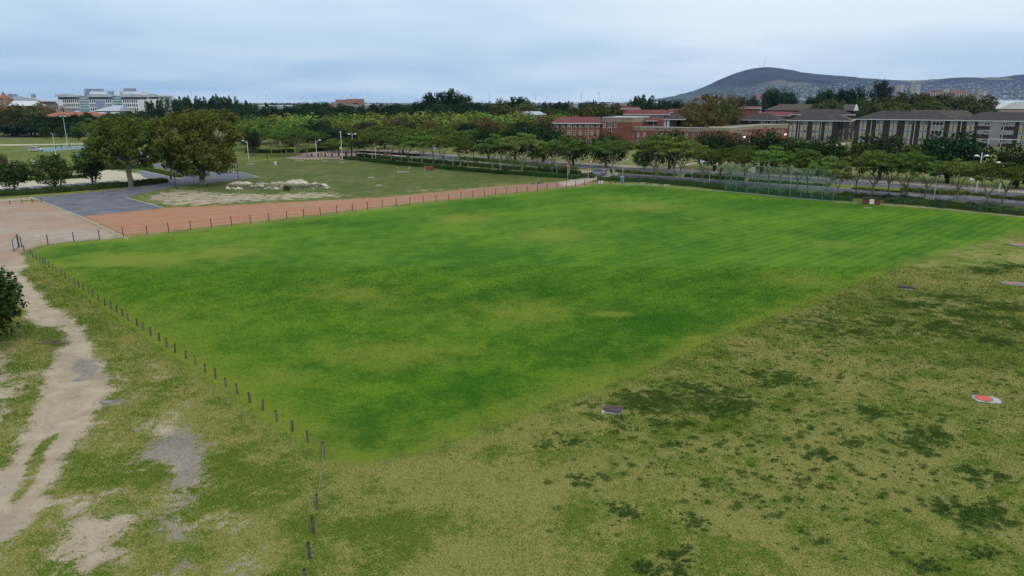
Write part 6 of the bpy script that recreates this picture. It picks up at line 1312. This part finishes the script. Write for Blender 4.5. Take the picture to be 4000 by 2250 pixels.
# ------------------------------------------------------------------ cars
def car(name, label, loc, rz, paint, L=4.1, W_=1.72, H_=1.5, kind='hatch'):
    e = empty(name, loc, rz, label, 'car'); b = L/2
    if kind == 'pickup':
        top = [(-b,.55),(-b,1.02),(-b*.97,1.72),(-b*.05,1.76),(b*.12,1.7),(b*.42,1.12),(b*.92,1.02),(b,.8),(b,.5)]; green = [(-b*.93,1.10),(-b*.92,1.64),(-b*.06,1.68),(b*.10,1.63),(b*.36,1.12)]
    elif kind == 'suv':
        top = [(-b,.5),(-b*.99,.95),(-b*.86,H_*.97),(-b*.6,H_),(b*.05,H_*.98),(b*.2,H_*.92),(b*.48,H_*.66),(b*.9,H_*.58),(b,.72),(b,.45)]; green = [(-b*.83,H_*.66),(-b*.76,H_*.92),(-b*.55,H_*.955),(b*.04,H_*.94),(b*.16,H_*.88),(b*.40,H_*.66)]
    else:
        top = [(-b,.45),(-b*.99,.85),(-b*.93,1.02),(-b*.80,H_*.95),(-b*.55,H_),(b*.02,H_*.985),(b*.2,H_*.92),(b*.58,H_*.66),(b*.92,H_*.52),(b,.62),(b,.40)]; green = [(-b*.84,H_*.68),(-b*.72,H_*.91),(-b*.5,H_*.95),(b*.0,H_*.94),(b*.15,H_*.885),(b*.50,H_*.66)]
    n = len(top); mb = MB(); V = []; F = []
    poly = top + [(b*.86,.28), (-b*.88,.28)]; n = len(poly)
    def wdt(z, k): return W_/2 * k * (1.0 if z < .9 else 1.0 - .20*min(1, (z-.9)/(H_-.9+.01)))
    for k, yy in ((1, -1), (1, 1)):
        for x, z in poly: V.append((x, yy*wdt(z, 1.0 if abs(x) < b*.9 else .9), z))
    for i in range(n): F.append((i, (i+1) % n, n+(i+1) % n, n+i))
    F.append(tuple(range(n-1, -1, -1))); F.append(tuple(range(n, 2*n))); mb.add(V, F); bd = mb.build('body', M[paint], e)
    m_ = bd.modifiers.new('b', 'BEVEL'); m_.width = .07; m_.segments = 3; m_.limit_method = 'ANGLE'
    for sy in (-1, 1):
        mb = MB(); xs_ = sorted(p[0] for p in green); xm = xs_[0]*.45 + xs_[-1]*.55
        for seg_ in (0, 1):
            def clip(p): return p
            pts = [p for p in green if (p[0] < xm-.05 if seg_ == 0 else p[0] > xm-.05)]
            zt = np.interp(xm, [q[0] for q in sorted(green[1:-1])], [q[1] for q in sorted(green[1:-1])]) ; zb = green[0][1]
            if seg_ == 0: pts = [(green[0][0], zb)] + [p for p in pts if p[1] > zb] + [(xm-.06, zt), (xm-.06, zb)]
            else: pts = [(xm+.02, zb), (xm+.02, zt)] + [p for p in pts if p[1] > zb] + [(green[-1][0], zb)]
            m2 = MB(); k = len(pts); m2.add([(x, sy*(wdt(z, 1)+.012), z) for x, z in pts] + [(x, sy*(wdt(z, 1)-.05), z) for x, z in pts], [tuple(range(k)), tuple(range(2*k-1, k-1, -1))] + [(i, (i+1) % k, k+(i+1) % k, k+i) for i in range(k)]); m2.build('side_window', M['car_glass'], e)
    def screen(p, q, nm):
        y0, y1 = wdt(p[1], .88), wdt(q[1], .88); dx, dz = q[0]-p[0], q[1]-p[1]; l_ = math.hypot(dx, dz); nx_, nz_ = dz/l_*.02, -dx/l_*.02
        if p[0] < 0: nx_, nz_ = -abs(nx_), abs(nz_)
        else: nx_, nz_ = abs(nx_), abs(nz_)
        mb = MB(); mb.add([(p[0]+nx_,-y0,p[1]+nz_),(p[0]+nx_,y0,p[1]+nz_),(q[0]+nx_,y1,q[1]+nz_),(q[0]+nx_,-y1,q[1]+nz_)], [(0,1,2,3)]); mb.build(nm, M['car_glass'], e)
    tl = {'hatch': ((-b*.945,1.0),(-b*.82,H_*.92)), 'suv': ((-b*.97,1.0),(-b*.88,H_*.92)), 'pickup': ((-b*.995,1.15),(-b*.975,1.62))}[kind]
    fl = {'hatch': ((b*.55,H_*.68),(b*.23,H_*.90)), 'suv': ((b*.46,H_*.68),(b*.22,H_*.90)), 'pickup': ((b*.40,1.16),(b*.14,1.65))}[kind]
    screen(*tl, 'rear_window'); screen(*fl, 'windscreen')
    r_ = .33 if kind != 'pickup' else .38
    for x in (-b*.62, b*.64):
        for sy in (-1, 1):
            t_ = MB().tube([(x, sy*(W_/2-.20), r_), (x, sy*(W_/2+.015), r_)], r_, 16).build('wheel', M['tyre'], e); MB().tube([(x, sy*(W_/2+.0), r_), (x, sy*(W_/2+.025), r_)], r_*.62, 12).build('rim', M['galv'], t_)
    for sy in (-1, 1):
        MB().cbox((-b*.965, sy*W_*.38, .92), (.16, .24, .28)).build('tail_light', M['tail_red'], e); MB().cbox((b*.95, sy*W_*.36, .70), (.18, .34, .18)).build('headlight', M['lamp_head'], e)
        MB().cbox((b*.30, sy*(W_/2+.06), H_*.68), (.12, .18, .13)).build('mirror', M[paint], e)
    MB().cbox((-b+.01, 0, .60), (.06, .52, .12)).build('number_plate', M['white'], e); MB().cbox((-b+.04, 0, .36), (.14, W_*.86, .14)).build('bumper', M['tyre'], e)
    return e
c = gp(2336, 684); car('hatchback', 'silver hatchback waiting at the crossing beside the hedge', c, math.radians(152), 'silver', 4.0, 1.7, 1.5)
c = gp(142, 591); car('parked_suv', 'silver SUV parked alone on the grass by the teal court', c, math.radians(2), 'silver', 4.6, 1.85, 1.62, 'suv')
c = gp(90, 532); car('parked_pickup', 'white double cab pickup with canopy under the dark trees', c, math.radians(183), 'car_white', 5.3, 1.85, 1.76, 'pickup')
c = gp(58, 530); car('parked_car', 'white hatchback parked left of the white pickup', c, math.radians(186), 'car_white', 4.0, 1.75, 1.5)
for i, (px, py) in enumerate(((205,522),(270,521),(325,521))): car('parked_car', f'pale car half hidden under the trees by the campus road, {ord_(i+1)} from left', gp(px, py), math.radians(178), 'car_white' if i != 1 else 'silver', 4.2, 1.75, 1.5)
car('parked_car', 'white car glimpsed between trees left of the backstop', gp(2752, 640), math.radians(20), 'car_white')

# ------------------------------------------------------------------ people
def person(loc, rz, label, top='cloth_dark', legs='cloth_pale', stride=.25, lift=0.0, h=1.72):
    e = empty('person', loc, rz, label, 'person'); k = h/1.75
    J = {'pel': (0,0,.95), 'wai': (0,0,1.12), 'che': (.02,0,1.32), 'nec': (.03,0,1.48), 'hea': (.05,0,1.60), 'cro': (.05,0,1.73)}
    E_ = [('pel','wai'),('wai','che'),('che','nec'),('nec','hea'),('hea','cro')]; rad = {'pel':.15,'wai':.13,'che':.16,'nec':.06,'hea':.10,'cro':.07}
    for s, sg in (('l', 1), ('r', -1)):
        f_ = stride*sg
        J.update({s+'hip': (0,.1*sg,.9), s+'kne': (f_*.55,.1*sg,.50), s+'ank': (f_*.9-.04,.1*sg,.09), s+'toe': (f_*.9+.14,.11*sg,.04), s+'sho': (.02,.19*sg,1.40), s+'elb': (-f_*.45,.25*sg,1.14), s+'wri': (-f_*.8+.08,.25*sg,.92+lift), s+'pal': (-f_*.9+.11,.25*sg,.85+lift)})
        rad.update({s+'hip':.10,s+'kne':.065,s+'ank':.045,s+'toe':.04,s+'sho':.075,s+'elb':.048,s+'wri':.032,s+'pal':.035})
        E_ += [('pel',s+'hip'),(s+'hip',s+'kne'),(s+'kne',s+'ank'),(s+'ank',s+'toe'),('che',s+'sho'),(s+'sho',s+'elb'),(s+'elb',s+'wri'),(s+'wri',s+'pal')]
        px_, py_, pz_ = J[s+'pal']
        for fi in range(5):
            J[s+f'f{fi}'] = (px_ + (.05 if fi == 0 else .02), py_ + (.0 if fi == 0 else (fi-2.5)*.02), pz_ - (.05 if fi == 0 else .085 - .006*abs(fi-2))); rad[s+f'f{fi}'] = .009; E_.append((s+'pal', s+f'f{fi}'))
    nm = list(J); me = bpy.data.meshes.new('body'); me.from_pydata([tuple(c_*k for c_ in J[q]) for q in nm], [(nm.index(a), nm.index(b_)) for a, b_ in E_], [])
    o = bpy.data.objects.new('body', me); link(o, e); sk = o.modifiers.new('skin', 'SKIN')
    for q, v in zip(nm, me.skin_vertices[0].data): v.radius = (rad[q]*k, rad[q]*k); v.use_root = (q == 'pel')
    su = o.modifiers.new('s', 'SUBSURF'); su.levels = su.render_levels = 1
    m = bpy.data.materials.new('clothed_body'); m.use_nodes = True; t = NT(m.node_tree); p = t.n['Principled BSDF']; p.inputs['Roughness'].default_value = .9
    z = t.sep(t.n.new('ShaderNodeTexCoord').outputs['Object'])[2]
    tc, lc = {'cloth_dark': (.02,.02,.025), 'cloth_pale': (.36,.37,.39), 'navy': (.03,.04,.09)}[top], {'cloth_dark': (.02,.02,.025), 'cloth_pale': (.36,.37,.39), 'navy': (.03,.04,.09)}[legs]
    c_ = t.mix(t.math('GREATER_THAN', z, .98*k), lc, tc); c_ = t.mix(t.math('GREATER_THAN', z, 1.47*k), c_, (.13,.075,.05)); c_ = t.mix(t.math('LESS_THAN', z, .09*k), c_, (.03,.03,.03)); t.put(p.inputs['Base Color'], c_); me.materials.append(m)
    hb = MB(); cx, cz = .04*k, 1.64*k; hb.lathe([(.03, cz-.02), (.112, cz-.01), (.118, cz+.05), (.08, cz+.11), (.02, cz+.13)], 10, (cx-.012, 0)); hb.build('hair', M['cloth_dark'], e, sm=True); return e
person(gp(669, 715), 2.6, 'person in dark top and pale trousers walking on the path by the black lamp', 'cloth_dark', 'cloth_pale', .32)
person(gp(219, 587), 1.2, 'person in dark clothes standing by the pale pole at the teal court', 'cloth_dark', 'navy', .1)
person(gp(241, 583), .3, 'person in black standing alone in the middle of the teal court', 'cloth_dark', 'cloth_dark', .2)
person(gp(265, 582), 2.8, 'person in pale clothes beside the court mast', 'cloth_pale', 'navy', .15)
person(gp(273, 579), 1.0, 'person in black right of the court mast', 'cloth_dark', 'cloth_dark', .3)
person(gp(1743, 650), 2.9, 'person in dark clothes walking behind the front hedge', 'cloth_dark', 'cloth_dark', .25)

# ------------------------------------------------------------------ haze
hzm = bpy.data.materials.new('haze'); hzm.use_nodes = True; t = NT(hzm.node_tree); t.n.clear(); ho_ = t.n.new('ShaderNodeOutputMaterial'); pv = t.n.new('ShaderNodeVolumePrincipled')
pv.inputs['Color'].default_value = (.25, .49, 1.0, 1); pv.inputs['Density'].default_value = 3.3e-5; pv.inputs['Anisotropy'].default_value = .1
t.l.new(pv.outputs[0], ho_.inputs['Volume'])
hzo = MB().box(-9500, 9500, -1200, 11600, -9, 620).build('haze', hzm); tag(hzo, 'thin bluish haze over the plain and hill', 'haze', kind='stuff')
